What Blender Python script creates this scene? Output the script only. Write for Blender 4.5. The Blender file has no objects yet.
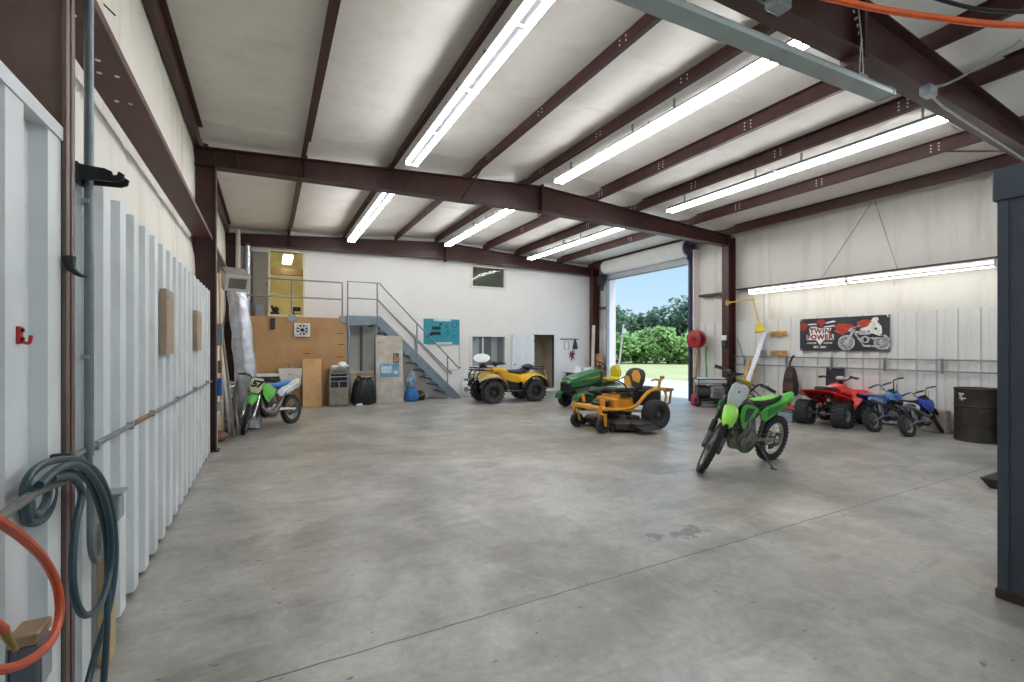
import bpy, bmesh, math, random
from mathutils import Vector as V, Matrix as Mx
SC = bpy.context.scene
C = SC.collection
rnd = random.Random(7)
PI = math.pi
def R(a): return math.radians(a)
def rx(a): return Mx.Rotation(R(a), 4, 'X')
def ry(a): return Mx.Rotation(R(a), 4, 'Y')
def rz(a): return Mx.Rotation(R(a), 4, 'Z')
def tr(x, y, z): return Mx.Translation((x, y, z))
def sc(a, b=None, c=None): return Mx.Diagonal((a, a if b is None else b, a if c is None else c, 1))

# ------------------------------------------------------------------ mesh builder
class MB:
    def __init__(s, m=None):
        s.v = []; s.f = []; s.m = m.copy() if m else Mx()
    def add(s, vs, fs):
        n = len(s.v); s.v += [s.m @ V(p) for p in vs]; s.f += [[i + n for i in f] for f in fs]
        return s
    def box(s, cx, cy, cz, sx, sy, sz, rot=None, b=0, seg=1):
        M = tr(cx, cy, cz) @ (rot or Mx())
        if b <= 0:
            h = (sx/2, sy/2, sz/2)
            vs = [M @ V((x*h[0], y*h[1], z*h[2])) for x in (-1, 1) for y in (-1, 1) for z in (-1, 1)]
            return s.add(vs, [(0,1,3,2),(4,6,7,5),(0,4,5,1),(2,3,7,6),(0,2,6,4),(1,5,7,3)])
        bm = bmesh.new(); bmesh.ops.create_cube(bm, size=1)
        for v in bm.verts: v.co = V((v.co.x*sx, v.co.y*sy, v.co.z*sz))
        bmesh.ops.bevel(bm, geom=bm.edges[:], offset=min(b, .49*min(sx, sy, sz)), segments=seg, affect='EDGES', profile=.5)
        bm.verts.index_update()
        s.add([M @ v.co for v in bm.verts], [[v.index for v in f.verts] for f in bm.faces]); bm.free()
        return s
    def bx(s, x0, x1, y0, y1, z0, z1, b=0):
        return s.box((x0+x1)/2, (y0+y1)/2, (z0+z1)/2, abs(x1-x0), abs(y1-y0), abs(z1-z0), None, b)
    def loft(s, rings, cap=True, closed=False):
        n = len(rings[0]); vs = [p for r in rings for p in r]; fs = []
        k = len(rings)
        for i in range(k if closed else k-1):
            a = i*n; b = ((i+1) % k)*n
            for j in range(n):
                fs.append((a+j, a+(j+1) % n, b+(j+1) % n, b+j))
        if cap and not closed:
            fs.append(tuple(range(n-1, -1, -1))); fs.append(tuple(range((k-1)*n, k*n)))
        return s.add(vs, fs)
    def tube(s, pts, r, n=8, closed=False, sm=0):
        P = [V(p) for p in pts]
        if sm: P = spline(P, sm, closed)
        k = len(P); rs = r if isinstance(r, (list, tuple)) else None
        def rad(i):
            if rs is None: return r
            t = i/(k-1)*(len(rs)-1); a = min(int(t), len(rs)-2); return rs[a]+(rs[a+1]-rs[a])*(t-a)
        rings = []; u = None
        for i in range(k):
            if closed: d = P[(i+1) % k]-P[i-1]
            else: d = P[min(i+1, k-1)]-P[max(i-1, 0)]
            d = d.normalized() if d.length > 1e-9 else V((0, 0, 1))
            if u is None:
                u = d.orthogonal().normalized()
            u = (u-d*u.dot(d)); u = u.normalized() if u.length > 1e-6 else d.orthogonal().normalized()
            w = d.cross(u)
            rings.append([P[i]+(u*math.cos(2*PI*j/n)+w*math.sin(2*PI*j/n))*rad(i) for j in range(n)])
        return s.loft(rings, True, closed)
    def cyl(s, a, b, r, r2=None, n=14):
        return s.tube([a, b], [r, r if r2 is None else r2], n)
    def lathe(s, prof, o=(0, 0, 0), ax=(0, 1, 0), n=28, cap=True, closed=False):
        ax = V(ax).normalized(); u = ax.orthogonal().normalized(); w = ax.cross(u); o = V(o)
        rings = [[o+ax*h+(u*math.cos(2*PI*j/n)+w*math.sin(2*PI*j/n))*max(r, 1e-4) for j in range(n)] for r, h in prof]
        return s.loft(rings, cap and not closed, closed)
    def ext(s, poly, o, u, w, d, n=None):
        """polygon (a,b) in plane o + a*u + b*w, thickness d centred"""
        o = V(o); u = V(u); w = V(w); nn = V(n) if n else u.cross(w).normalized()
        k = len(poly)
        vs = [o+u*a+w*b-nn*d/2 for a, b in poly]+[o+u*a+w*b+nn*d/2 for a, b in poly]
        fs = [tuple(range(k-1, -1, -1)), tuple(range(k, 2*k))]+[(i, (i+1) % k, k+(i+1) % k, k+i) for i in range(k)]
        return s.add(vs, fs)
    def xz(s, poly, y, d): return s.ext(poly, (0, y, 0), (1, 0, 0), (0, 0, 1), d)
    def ell(s, c, r, n=14, m=9, rot=None):
        c = V(c); r = r if isinstance(r, (tuple, list)) else (r, r, r); rot = rot or Mx()
        rings = []
        for i in range(m+1):
            t = -PI/2+PI*i/m; cr = max(math.cos(t), 1e-3)
            rings.append([c+(rot @ V((r[0]*cr*math.cos(2*PI*j/n), r[1]*cr*math.sin(2*PI*j/n), r[2]*math.sin(t)))) for j in range(n)])
        return s.loft(rings)
    def body(s, secs, p=2.6, n=16, ax='x'):
        """superellipse sections: (x, zc, hw, hh[, yc])"""
        rings = []
        for q in secs:
            x, zc, hw, hh = q[:4]; yc = q[4] if len(q) > 4 else 0
            ring = []
            for j in range(n):
                t = 2*PI*(j+.5)/n; a, b = math.cos(t), math.sin(t)
                ca = math.copysign(abs(a)**(2/p), a); sb = math.copysign(abs(b)**(2/p), b)
                y, z = yc+hw*ca, zc+hh*sb
                ring.append((x, y, z) if ax == 'x' else ((y, x, z) if ax == 'y' else (y, z, x)))
            rings.append(ring)
        return s.loft(rings)
    def strip(s, path, half, t, y=0, up=(0, 0, 1), crown=0, edge=0):
        """curved sheet following an xz path with half widths, thickness t, drop of crown at the sides"""
        rings = []
        h = half if isinstance(half, (list, tuple)) else [half]*len(path)
        for (x, z), w in zip(path, h):
            top = []; 
            for k in (-1, -.8, -.4, 0, .4, .8, 1):
                zz = z-crown*k*k-(edge if abs(k) == 1 else 0)
                top.append((x, y+w*k, zz))
            rings.append(top+[(px, py, pz-t) for px, py, pz in reversed(top)])
        return s.loft(rings)
def spline(P, k, closed=False):
    out = []; n = len(P)
    for i in range(n if closed else n-1):
        p1, p2 = P[i], P[(i+1) % n]
        p0 = P[i-1] if (closed or i > 0) else p1*2-p2
        p3 = P[(i+2) % n] if (closed or i+2 < n) else p2*2-p1
        for j in range(k):
            t = j/k
            out.append(.5*((2*p1)+(p2-p0)*t+(2*p0-5*p1+4*p2-p3)*t*t+(3*p1-p0-3*p2+p3)*t**3))
    if not closed: out.append(P[-1])
    return out
def text_mb(mb, txt, size, o, u, w, bold=0, ext=.002, space=1, italic=0):
    cu = bpy.data.curves.new('t', 'FONT'); cu.body = txt; cu.size = size; cu.align_x = 'CENTER'; cu.align_y = 'CENTER'
    cu.offset = bold; cu.extrude = ext; cu.space_character = space; cu.shear = italic; cu.resolution_u = 3
    ob = bpy.data.objects.new('t', cu); C.objects.link(ob)
    dg = bpy.context.evaluated_depsgraph_get(); me = bpy.data.meshes.new_from_object(ob.evaluated_get(dg))
    o = V(o); u = V(u).normalized(); w = V(w).normalized(); nn = u.cross(w)
    mb.add([o+u*v.co.x+w*v.co.y+nn*v.co.z for v in me.vertices], [list(p.vertices) for p in me.polygons])
    bpy.data.objects.remove(ob); bpy.data.meshes.remove(me); bpy.data.curves.remove(cu)

AUTO = set('stiffener end_cap engine_cover headlamp foot_rest foot_board leg_guard side_marker fender_flare front_mudguard pipe_strap hook door_panel door_hinge label_strip hung_tool hung_ring socket stud landing_post chain_clip hanger bolt_head bolt_hole screw rivet grommet wheel foot gauge_wheel spindle_cover peg red_splash orange_splash back_panel decal side_stripe fan_blade grille_louvre dark_stain splice_plate picture poster_print window_blind bracket_arm handles cords stem pocket hand_chain steering_arm'.split())
def pieces(mb):
    p = list(range(len(mb.v)))
    def find(i):
        while p[i] != i: p[i] = p[p[i]]; i = p[i]
        return i
    for f in mb.f:
        a = find(f[0])
        for i in f[1:]: p[find(i)] = a
    out = {}
    for f in mb.f: out.setdefault(find(f[0]), []).append(f)
    res = []
    for fs in out.values():
        idx = sorted({i for f in fs for i in f}); mp = {i: k for k, i in enumerate(idx)}
        q = MB(); q.v = [mb.v[i] for i in idx]; q.f = [[mp[i] for i in f] for f in fs]; res.append(q)
    return res
def obj(name, mb, m, parent=None, ang=35, extra=None, **props):
    if parent and name in AUTO:
        q = pieces(mb)
        if 1 < len(q) <= 60: return [obj_(name, k, m, parent, ang, None, **props) for k in q][0]
    return obj_(name, mb, m, parent, ang, extra, **props)
def obj_(name, mb, m, parent=None, ang=35, extra=None, **props):
    nf = len(mb.f)
    if extra:
        k = len(mb.v); mb.v = mb.v+extra[0].v; mb.f = mb.f+[[i+k for i in f] for f in extra[0].f]
    me = bpy.data.meshes.new(name); me.from_pydata([tuple(v) for v in mb.v], [], mb.f)
    bm = bmesh.new(); bm.from_mesh(me)
    bmesh.ops.recalc_face_normals(bm, faces=bm.faces)
    for f in bm.faces: f.smooth = True
    ca = R(ang)
    for e in bm.edges:
        if len(e.link_faces) == 2:
            if e.calc_face_angle(0) > ca: e.smooth = False
    bm.to_mesh(me); bm.free(); me.materials.append(m)
    if extra:
        me.materials.append(extra[1])
        for i in range(nf, len(me.polygons)): me.polygons[i].material_index = 1
    o = bpy.data.objects.new(name, me); C.objects.link(o)
    if parent: o.parent = parent
    for k, v in props.items(): o[k] = v
    return o
def tag(o, label, cat, group=None):
    o['label'] = label; o['category'] = cat
    if group: o['group'] = group
    return o
def thing(name, label, cat, loc=(0, 0, 0), rot=0, group=None):
    o = bpy.data.objects.new(name, None); C.objects.link(o); o.empty_display_size = .1
    o.location = loc; o.rotation_euler = (0, 0, R(rot))
    return tag(o, label, cat, group)
def mono(name, mb, m, label, cat, group=None, ang=35, extra=None):
    return tag(obj(name, mb, m, None, ang, extra), label, cat, group)
def dup(root, loc, label, rot=None, group=None):
    r = root.copy(); C.objects.link(r); r.location = loc
    if rot is not None: r.rotation_euler = (0, 0, R(rot))
    r['label'] = label
    if group: r['group'] = group
    for ch in list(root.children):
        c = ch.copy(); C.objects.link(c); c.parent = r
        for g in list(ch.children):
            d = g.copy(); C.objects.link(d); d.parent = c
    return r
def struct(name, mb, m, parent=None, ang=35):
    o = obj(name, mb, m, parent, ang)
    if not parent: o['kind'] = 'structure'
    return o

# ------------------------------------------------------------------ materials
def lin(h):
    h = h.lstrip('#'); c = [int(h[i:i+2], 16)/255 for i in (0, 2, 4)]
    return [x/12.92 if x <= .04045 else ((x+.055)/1.055)**2.4 for x in c]
MC = {}
def mat(col, rough=.5, metal=0, var=.12, scale=6, bump=0, bscale=60, coat=0, emit=0, alpha=None, col2=None, det=4):
    key = (col, rough, metal, var, scale, bump, bscale, coat, emit, col2)
    if key in MC: return MC[key]
    m = bpy.data.materials.new('m_'+col.strip('#')); m.use_nodes = True
    N = m.node_tree.nodes; L = m.node_tree.links; b = N['Principled BSDF']
    b.inputs['Roughness'].default_value = rough; b.inputs['Metallic'].default_value = metal
    if coat: b.inputs['Coat Weight'].default_value = coat; b.inputs['Coat Roughness'].default_value = .1
    c = lin(col)
    if emit:
        b.inputs['Base Color'].default_value = (*c, 1)
        b.inputs['Emission Color'].default_value = (*c, 1); b.inputs['Emission Strength'].default_value = emit
        m.cycles.emission_sampling = 'FRONT'; MC[key] = m; return m
    tc = N.new('ShaderNodeTexCoord'); nz = N.new('ShaderNodeTexNoise'); rp = N.new('ShaderNodeValToRGB')
    nz.inputs['Scale'].default_value = scale; nz.inputs['Detail'].default_value = det; nz.inputs['Roughness'].default_value = .6
    L.new(tc.outputs['Object'], nz.inputs['Vector']); L.new(nz.outputs['Fac'], rp.inputs['Fac'])
    c2 = lin(col2) if col2 else [x*(1-var*2) for x in c]
    c1 = c if col2 else [min(1, x*(1+var*.6)) for x in c]
    rp.color_ramp.elements[0].position = .3; rp.color_ramp.elements[0].color = (*c2, 1)
    rp.color_ramp.elements[1].position = .65; rp.color_ramp.elements[1].color = (*c1, 1)
    L.new(rp.outputs['Color'], b.inputs['Base Color'])
    if bump:
        n2 = N.new('ShaderNodeTexNoise'); n2.inputs['Scale'].default_value = bscale; n2.inputs['Detail'].default_value = 3
        bp = N.new('ShaderNodeBump'); bp.inputs['Strength'].default_value = bump; bp.inputs['Distance'].default_value = .02
        L.new(tc.outputs['Object'], n2.inputs['Vector']); L.new(n2.outputs['Fac'], bp.inputs['Height']); L.new(bp.outputs['Normal'], b.inputs['Normal'])
    MC[key] = m
    return m
def glass(name, col, rough=.02, alpha=.25):
    m = bpy.data.materials.new(name); m.use_nodes = True; N = m.node_tree.nodes; L = m.node_tree.links
    b = N['Principled BSDF']; b.inputs['Base Color'].default_value = (*lin(col), 1); b.inputs['Roughness'].default_value = rough
    t = N.new('ShaderNodeBsdfTransparent'); mx = N.new('ShaderNodeMixShader'); mx.inputs['Fac'].default_value = alpha
    L.new(t.outputs[0], mx.inputs[1]); L.new(b.outputs[0], mx.inputs[2]); L.new(mx.outputs[0], N['Material Output'].inputs['Surface'])
    return m

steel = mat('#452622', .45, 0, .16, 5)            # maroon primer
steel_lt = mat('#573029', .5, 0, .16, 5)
white_pt = mat('#e6e8e8', .45, 0, .03, 4)
panel_m = mat('#d9d9d4', .4, 0, .03, 1.5)
galv = mat('#9aa4a8', .4, .5, .12, 9)
galv_dk = mat('#7c868a', .45, .4, .12, 9)
blk = mat('#1b1c1e', .5, 0, .2, 20)
blk_gloss = mat('#141518', .25, 0, .2, 20)
rubber = mat('#343435', .8, 0, .25, 25, .2, 120)
rubber_d = mat('#4c4c49', .85, 0, .3, 18, .3, 100, col2='#2a2a2a')
chrome = mat('#c9ccce', .22, .9, .06, 12)
alu = mat('#a7abad', .38, .8, .15, 14)
alu_dk = mat('#6d6f70', .45, .7, .25, 16)
engine_m = mat('#55575a', .5, .6, .35, 22)
wood = mat('#c79a5e', .6, 0, .2, 5)
grey_pt = mat('#8d979d', .45, 0, .08, 6)
tube_on = mat('#fdfdff', .3, 0, emit=24)
white_pl = mat('#e9ebec', .4, 0, .05, 8)
# ------------------------------------------------------------------ world, camera, sun
FPX, HY, H = 465.0, 348.0, 1.55
PSI = math.atan2(245, 465)
cam = bpy.data.cameras.new('camera'); cam.sensor_fit = 'HORIZONTAL'; cam.sensor_width = 36
cam.lens = 36*FPX/1024; cam.shift_y = (HY-341)/1024; cam.clip_start = .05; cam.clip_end = 500
co = bpy.data.objects.new('camera', cam); C.objects.link(co); co.location = (0, 0, H)
co.rotation_euler = (PI/2, 0, -PSI); SC.camera = co
SC.cycles.caustics_reflective = False; SC.cycles.caustics_refractive = False; SC.cycles.sample_clamp_indirect = 10; SC.cycles.blur_glossy = 1.0
SC.view_settings.view_transform = 'Standard'; SC.view_settings.look = 'None'
SC.view_settings.gamma = 1; SC.view_settings.exposure = .88; SC.view_settings.use_curve_mapping = False
w = bpy.data.worlds.new('sky'); SC.world = w; w.use_nodes = True
N = w.node_tree.nodes; L = w.node_tree.links; bg = N['Background']
tc = N.new('ShaderNodeTexCoord'); sx = N.new('ShaderNodeSeparateXYZ'); rp = N.new('ShaderNodeValToRGB')
L.new(tc.outputs['Generated'], sx.inputs[0]); L.new(sx.outputs['Z'], rp.inputs['Fac']); L.new(rp.outputs['Color'], bg.inputs['Color'])
def sk(h, k): return (*[x*k/3 for x in lin(h)], 1)
e = rp.color_ramp.elements; e[0].position = 0; e[0].color = sk('#e4f1fb', .57); e[1].position = .75; e[1].color = sk('#a8ccf2', 2)
k = e.new(.1); k.color = sk('#c3e4fb', .57); k = e.new(.25); k.color = sk('#a2d3f8', .57); k = e.new(.45); k.color = sk('#b6d4f4', 1.4)
bg.inputs['Strength'].default_value = 3.0
sun = bpy.data.lights.new('sun', 'SUN'); sun.energy = 1.1; sun.angle = R(.6); sun.color = (1, .96, .9)
so = bpy.data.objects.new('sun', sun); C.objects.link(so); so.rotation_euler = V((.35, -.55, 1.1)).to_track_quat('Z', 'Y').to_euler()

# ------------------------------------------------------------------ floor material: power-floated concrete with wear, stains, saw cuts
def concrete():
    m = bpy.data.materials.new('concrete'); m.use_nodes = True; N = m.node_tree.nodes; L = m.node_tree.links; b = N['Principled BSDF']
    tc = N.new('ShaderNodeTexCoord')
    def noise(scale, det=5, rough=.6, dist=0, sx=1, sy=1, loc=0):
        mp = N.new('ShaderNodeMapping'); mp.inputs['Scale'].default_value = (sx, sy, 1); mp.inputs['Location'].default_value = (loc, loc, 0)
        n = N.new('ShaderNodeTexNoise'); n.inputs['Scale'].default_value = scale; n.inputs['Detail'].default_value = det
        n.inputs['Roughness'].default_value = rough; n.inputs['Distortion'].default_value = dist
        L.new(tc.outputs['Object'], mp.inputs[0]); L.new(mp.outputs[0], n.inputs['Vector']); return n.outputs['Fac']
    def ramp(f, a, b_, ca, cb):
        r = N.new('ShaderNodeValToRGB'); L.new(f, r.inputs['Fac']); e = r.color_ramp.elements
        e[0].position = a; e[1].position = b_; e[0].color = (*ca, 1); e[1].color = (*cb, 1); return r.outputs['Color']
    def mix(fac, a, b_, mode='MIX'):
        x = N.new('ShaderNodeMix'); x.data_type = 'RGBA'; x.blend_type = mode
        if isinstance(fac, (int, float)): x.inputs[0].default_value = fac
        else: L.new(fac, x.inputs[0])
        for q, s_ in ((a, 6), (b_, 7)):
            if isinstance(q, tuple): x.inputs[s_].default_value = q
            else: L.new(q, x.inputs[s_])
        return x.outputs[2]
    base = ramp(noise(.55, 6, .62, .3), .32, .68, lin('#7f7c73'), lin('#c1bfb9'))
    warm = ramp(noise(.33, 4, .6, .5, 1, 1, 7), .5, .72, (0, 0, 0), (1, 1, 1))
    c = mix(warm, base, (*lin('#a29b8b'), 1))
    blot = ramp(noise(.85, 6, .62, 1.0, .7, 1.5, 3), .48, .8, (0, 0, 0), (.8, .8, .8))
    c = mix(blot, c, (*lin('#77746c'), 1))
    smear = ramp(noise(2.2, 6, .65, .8, .5, 1.8, 21), .5, .82, (0, 0, 0), (.7, .7, .7))
    c = mix(smear, c, (*lin('#6c6a65'), 1))
    pale = ramp(noise(1.1, 6, .62, .6, 1.6, .8, 13), .5, .8, (0, 0, 0), (.6, .6, .6))
    c = mix(pale, c, (*lin('#c6c6c3'), 1))
    mid = ramp(noise(3.6, 7, .7, .6, 1, 1, 31), .34, .66, (.82, .81, .78), (1.1, 1.1, 1.1))
    c = mix(1.0, c, mid, 'MULTIPLY')
    fine = ramp(noise(18, 6, .7), .3, .7, (.84, .84, .84), (1.08, 1.08, 1.08))
    c = mix(1.0, c, fine, 'MULTIPLY')
    speck = ramp(noise(15, 2, .5, .3, .7, 1.3, 5), .72, .75, (0, 0, 0), (.85, .85, .85))
    c = mix(speck, c, (*lin('#55534e'), 1))
    # two oil-peeled marks left of the middle saw cut
    def spot(cx, cy, rx_, ry_):
        mp = N.new('ShaderNodeMapping'); mp.vector_type = 'POINT'; mp.inputs['Location'].default_value = (-cx/rx_, -cy/ry_, 0); mp.inputs['Scale'].default_value = (1/rx_, 1/ry_, 0)
        L.new(tc.outputs['Object'], mp.inputs[0]); ln = N.new('ShaderNodeVectorMath'); ln.operation = 'LENGTH'; L.new(mp.outputs[0], ln.inputs[0])
        ad = N.new('ShaderNodeMath'); ad.operation = 'ADD'; L.new(ln.outputs['Value'], ad.inputs[0])
        ns = noise(9, 4, .7, .5); sb = N.new('ShaderNodeMath'); sb.operation = 'MULTIPLY_ADD'; L.new(ns, sb.inputs[0]); sb.inputs[1].default_value = 3.4; sb.inputs[2].default_value = -1.7
        L.new(sb.outputs[0], ad.inputs[1]); return ramp(ad.outputs[0], .75, .95, (.8, .8, .8), (0, 0, 0))
    for sp in ((3.12, 2.78, .2, .1), (2.83, 2.83, .09, .07)):
        c = mix(spot(*sp), c, (*lin('#6f6d69'), 1))
    # saw cuts
    sp = N.new('ShaderNodeSeparateXYZ'); L.new(tc.outputs['Object'], sp.inputs[0])
    jit = noise(6, 3)
    def line(axis, pos, wd, k):
        a = N.new('ShaderNodeMath'); a.operation = 'MULTIPLY_ADD'; L.new(jit, a.inputs[0]); a.inputs[1].default_value = .02; a.inputs[2].default_value = -pos-.01
        s_ = N.new('ShaderNodeMath'); s_.operation = 'ADD'; L.new(sp.outputs[axis], s_.inputs[0]); L.new(a.outputs[0], s_.inputs[1])
        ab = N.new('ShaderNodeMath'); ab.operation = 'ABSOLUTE'; L.new(s_.outputs[0], ab.inputs[0])
        return ramp(ab.outputs[0], wd*.6, wd*1.3, (k, k, k), (0, 0, 0))
    for ax, pos, wd, k in ((1, 2.46, .005, .95), (1, 8.3, .005, .7), (0, 5.05, .004, .35)):
        c = mix(line(ax, pos, wd, k), c, (*lin('#3c3934'), 1))
    L.new(c, b.inputs['Base Color'])
    rr = N.new('ShaderNodeMapRange'); L.new(noise(.9, 5, .65, .5), rr.inputs[0]); rr.inputs[1].default_value = .3; rr.inputs[2].default_value = .7; rr.inputs[3].default_value = .285; rr.inputs[4].default_value = .42; b.inputs['Specular IOR Level'].default_value = .7
    L.new(rr.outputs[0], b.inputs['Roughness'])
    bp = N.new('ShaderNodeBump'); bp.inputs['Strength'].default_value = .12; bp.inputs['Distance'].default_value = .01
    L.new(noise(9, 5), bp.inputs['Height']); L.new(bp.outputs['Normal'], b.inputs['Normal'])
    return m
def vinyl(name, col, streak, scl=(1.2, 1.2, .25), p0=.52):
    """faced insulation: off white with faint rusty water streaks"""
    m = bpy.data.materials.new(name); m.use_nodes = True; N = m.node_tree.nodes; L = m.node_tree.links; b = N['Principled BSDF']
    tc = N.new('ShaderNodeTexCoord'); mp = N.new('ShaderNodeMapping'); mp.inputs['Scale'].default_value = scl
    n = N.new('ShaderNodeTexNoise'); n.inputs['Scale'].default_value = 2.2; n.inputs['Detail'].default_value = 5; n.inputs['Roughness'].default_value = .65
    r = N.new('ShaderNodeValToRGB'); e = r.color_ramp.elements; e[0].position = p0; e[0].color = (*lin(col), 1); e[1].position = p0+.25; e[1].color = (*lin(streak), 1)
    L.new(tc.outputs['Object'], mp.inputs[0]); L.new(mp.outputs[0], n.inputs['Vector']); L.new(n.outputs['Fac'], r.inputs['Fac']); L.new(r.outputs['Color'], b.inputs['Base Color'])
    b.inputs['Roughness'].default_value = .55
    n2 = N.new('ShaderNodeTexNoise'); n2.inputs['Scale'].default_value = 3; n2.inputs['Detail'].default_value = 3; bp = N.new('ShaderNodeBump'); bp.inputs['Strength'].default_value = .35; bp.inputs['Distance'].default_value = .03
    L.new(tc.outputs['Object'], n2.inputs['Vector']); L.new(n2.outputs['Fac'], bp.inputs['Height']); L.new(bp.outputs['Normal'], b.inputs['Normal'])
    return m
conc = concrete()
vin_roof = vinyl('roof_facing', '#f3efe8', '#e8e2d9', (1, 1, 1), .5)
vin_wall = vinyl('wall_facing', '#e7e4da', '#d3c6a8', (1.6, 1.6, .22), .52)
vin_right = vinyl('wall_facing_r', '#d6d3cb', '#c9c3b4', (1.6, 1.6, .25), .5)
drywall = mat('#ebe9e6', .7, 0, .015, 2)

# ------------------------------------------------------------------ shell
XM = 5.04
def zr(x): return 4.54+.36*(1-min(1.05, abs(x-XM)/5.75))
def zb(x): return 4.26+.12*(1-min(1.05, abs(x-XM)/5.75))
YF, YB = -3.6, 14.3
fm = MB(); fm.bx(-1.2, 11.45, YF-.2, YB+3.2, -.15, 0); struct('floor', fm, conc)

def sheet(mb, us, vs, fn, t=.02):
    """grid sheet fn(u,v)->(point, normal) closed by an offset back face"""
    nu, nv = len(us), len(vs); P = [fn(u, v) for u in us for v in vs]
    vv = [V(p) for p, n in P]+[V(p)-V(n)*t for p, n in P]; o = nu*nv; f = []
    for i in range(nu-1):
        for j in range(nv-1):
            a, b_, c, d = i*nv+j, (i+1)*nv+j, (i+1)*nv+j+1, i*nv+j+1
            f += [(a, b_, c, d), (o+a, o+d, o+c, o+b_)]
    for i in range(nu-1):
        a, b_ = i*nv, (i+1)*nv; f.append((a, o+a, o+b_, b_)); a += nv-1; b_ += nv-1; f.append((a, b_, o+b_, o+a))
    for j in range(nv-1):
        a = j; f.append((a, a+1, o+a+1, o+a)); a = (nu-1)*nv+j; f.append((a, o+a, o+a+1, a+1))
    mb.add(vv, f)
PX = [-.88, .55, 1.97, 3.46, 4.74, 6.42, 7.62, 9.38, 10.78]     # purlin lines
seams_y = [-2.4, -.9, .6, 1.35, 3.05, 4.25, 5.45, 6.7, 7.75, 9.6, 10.9, 12.2, 13.4]
ys = sorted(set([YF+.35*i for i in range(int((YB-YF)/.35)+1)]+[YB]+[s_+d for s_ in seams_y for d in (-.06, -.02, 0, .02, .06)]))
xs = sorted(set([-1.05+.16*i for i in range(77)]+PX+[11.4]))
def ceil_fn(x, y):
    z = zr(x)+.205
    k = max([a for a in PX if a <= x] or [-1.2]); k2 = min([a for a in PX if a > x] or [11.4]); t = (x-k)/max(.3, k2-k)
    z += -.03*math.sin(PI*max(0, min(1, t)))*(.7+.3*math.sin(y*1.3+k*3))
    for q in seams_y:
        d = abs(y-q-.05*math.sin(x*2.1+q*5))
        if d < .07: z -= .032*(1-d/.07)*max(0, math.sin(PI*max(0, min(1, t))))**.5
    for q in (2.45, 8.3, 14.2):
        d = abs(y-q)
        if d < .5: z -= .05*(1-d/.5)**2
    return (x, y, z), (0, 0, -1)
cm = MB(); sheet(cm, xs, ys, ceil_fn, .03); struct('ceiling', cm, vin_roof, None, 60)

def insul_fn(X, sgn, zbands, seams):
    def fn(y, z):
        x = X
        for a, b_ in zbands:
            if a < z < b_: x += sgn*.05*math.sin(PI*(z-a)/(b_-a))**.6
        for q in seams:
            d = abs(y-q)
            if d < .09: x -= sgn*.035*(1-d/.09)
        return (x, y, z), (sgn, 0, 0)
    return fn
sl = [-2.7, -1.2, .3, 1.8, 3.35, 4.65, 5.95, 7.25, 9.5, 10.8, 12.1, 13.3]
yl = sorted(set([YF+.45*i for i in range(40)]+[YB]+[s_+d for s_ in sl for d in (-.09, -.045, 0, .045, .09)]))
zl = [0, .6, 1.2, 1.8, 2.3, 2.5, 2.7, 2.9, 3.05, 3.15, 3.3, 3.6, 3.9, 4.2, 4.5, 4.62, 4.75]
wl = MB(); sheet(wl, [y for y in yl if y <= YB], zl, insul_fn(-.99, 1, ((2.2, 3.15), (3.15, 4.75)), sl), .05)
wall_left = struct('wall_left', wl, vin_wall, None, 60)
# right wall round the roller door opening
D0, D1, DH = 9.6, 13.35, 4.3
wr = MB(); fnr = insul_fn(11.25, -1, ((0, 1.2), (1.2, 3.08), (3.08, 4.8)), [2.0, 3.4, 4.75, 6.1, 7.4, 8.9])
yr = sorted(set([YF+.45*i for i in range(30)]+[s_+d for s_ in [2.0, 3.4, 4.75, 6.1, 7.4, 8.9] for d in (-.09, -.045, 0, .045, .09)]))
sheet(wr, [y for y in yr if y < D0]+[D0], zl, fnr, .1)
sheet(wr, [D1, 13.8, YB], zl, fnr, .1)
sheet(wr, [D0, 11, 12, D1], [DH, 4.3, 4.5, 4.62, 4.75], fnr, .1)
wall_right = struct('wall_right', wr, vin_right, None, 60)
# ribbed liner panels
def ribs(mb, X, sgn, y0, y1, z0, z1, pitch=.305, off=0, dep=.034):
    prof = []; y = y0; 
    k = math.floor((y0-off)/pitch)
    while True:
        c = off+k*pitch
        for dy, d in ((-.075, 0), (-.06, dep), (.06, dep), (.075, 0), (.125, 0), (.133, .005), (.145, .005), (.153, 0)):
            if y0 <= c+dy <= y1: prof.append((c+dy, d))
        k += 1
        if c > y1: break
    prof = [(y0, prof[0][1])]+prof+[(y1, prof[-1][1])]
    us = list(range(len(prof)))
    sheet(mb, us, [z0, z1], lambda u, z: ((X+sgn*(prof[u][1]-dep), prof[u][0], z), (sgn, 0, 0)), .003)
m = MB(); ribs(m, -.735, 1, 2.46, 8.22, .03, 2.38, .305, 2.81, .045); struct('liner_panel', m, mat('#dbe0e1', .4, 0, .06, 2.5), wall_left, 20)
m = MB(); ribs(m, -.69, 1, -3.4, 2.355, .03, 2.34, .305, 2.293, .045); m.bx(-.74, -.684, -3.4, 2.355, 2.335, 2.385)
struct('liner_panel', m, mat('#dbe0e1', .4, 0, .06, 2.5), wall_left, 20)
m = MB(); ribs(m, 11.08, -1, -3.4, 8.22, .03, 2.26, .305, .1); struct('liner_panel', m, panel_m, wall_right, 20)
m = MB(); ribs(m, 11.08, -1, 8.4, 9.36, .03, 2.24, .305, .1); struct('liner_panel', m, panel_m, wall_right, 20)
m = MB(); ribs(m, 11.08, -1, 13.48, 14.1, .03, 2.24, .305, .1); struct('liner_panel', m, panel_m, wall_right, 20)

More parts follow.
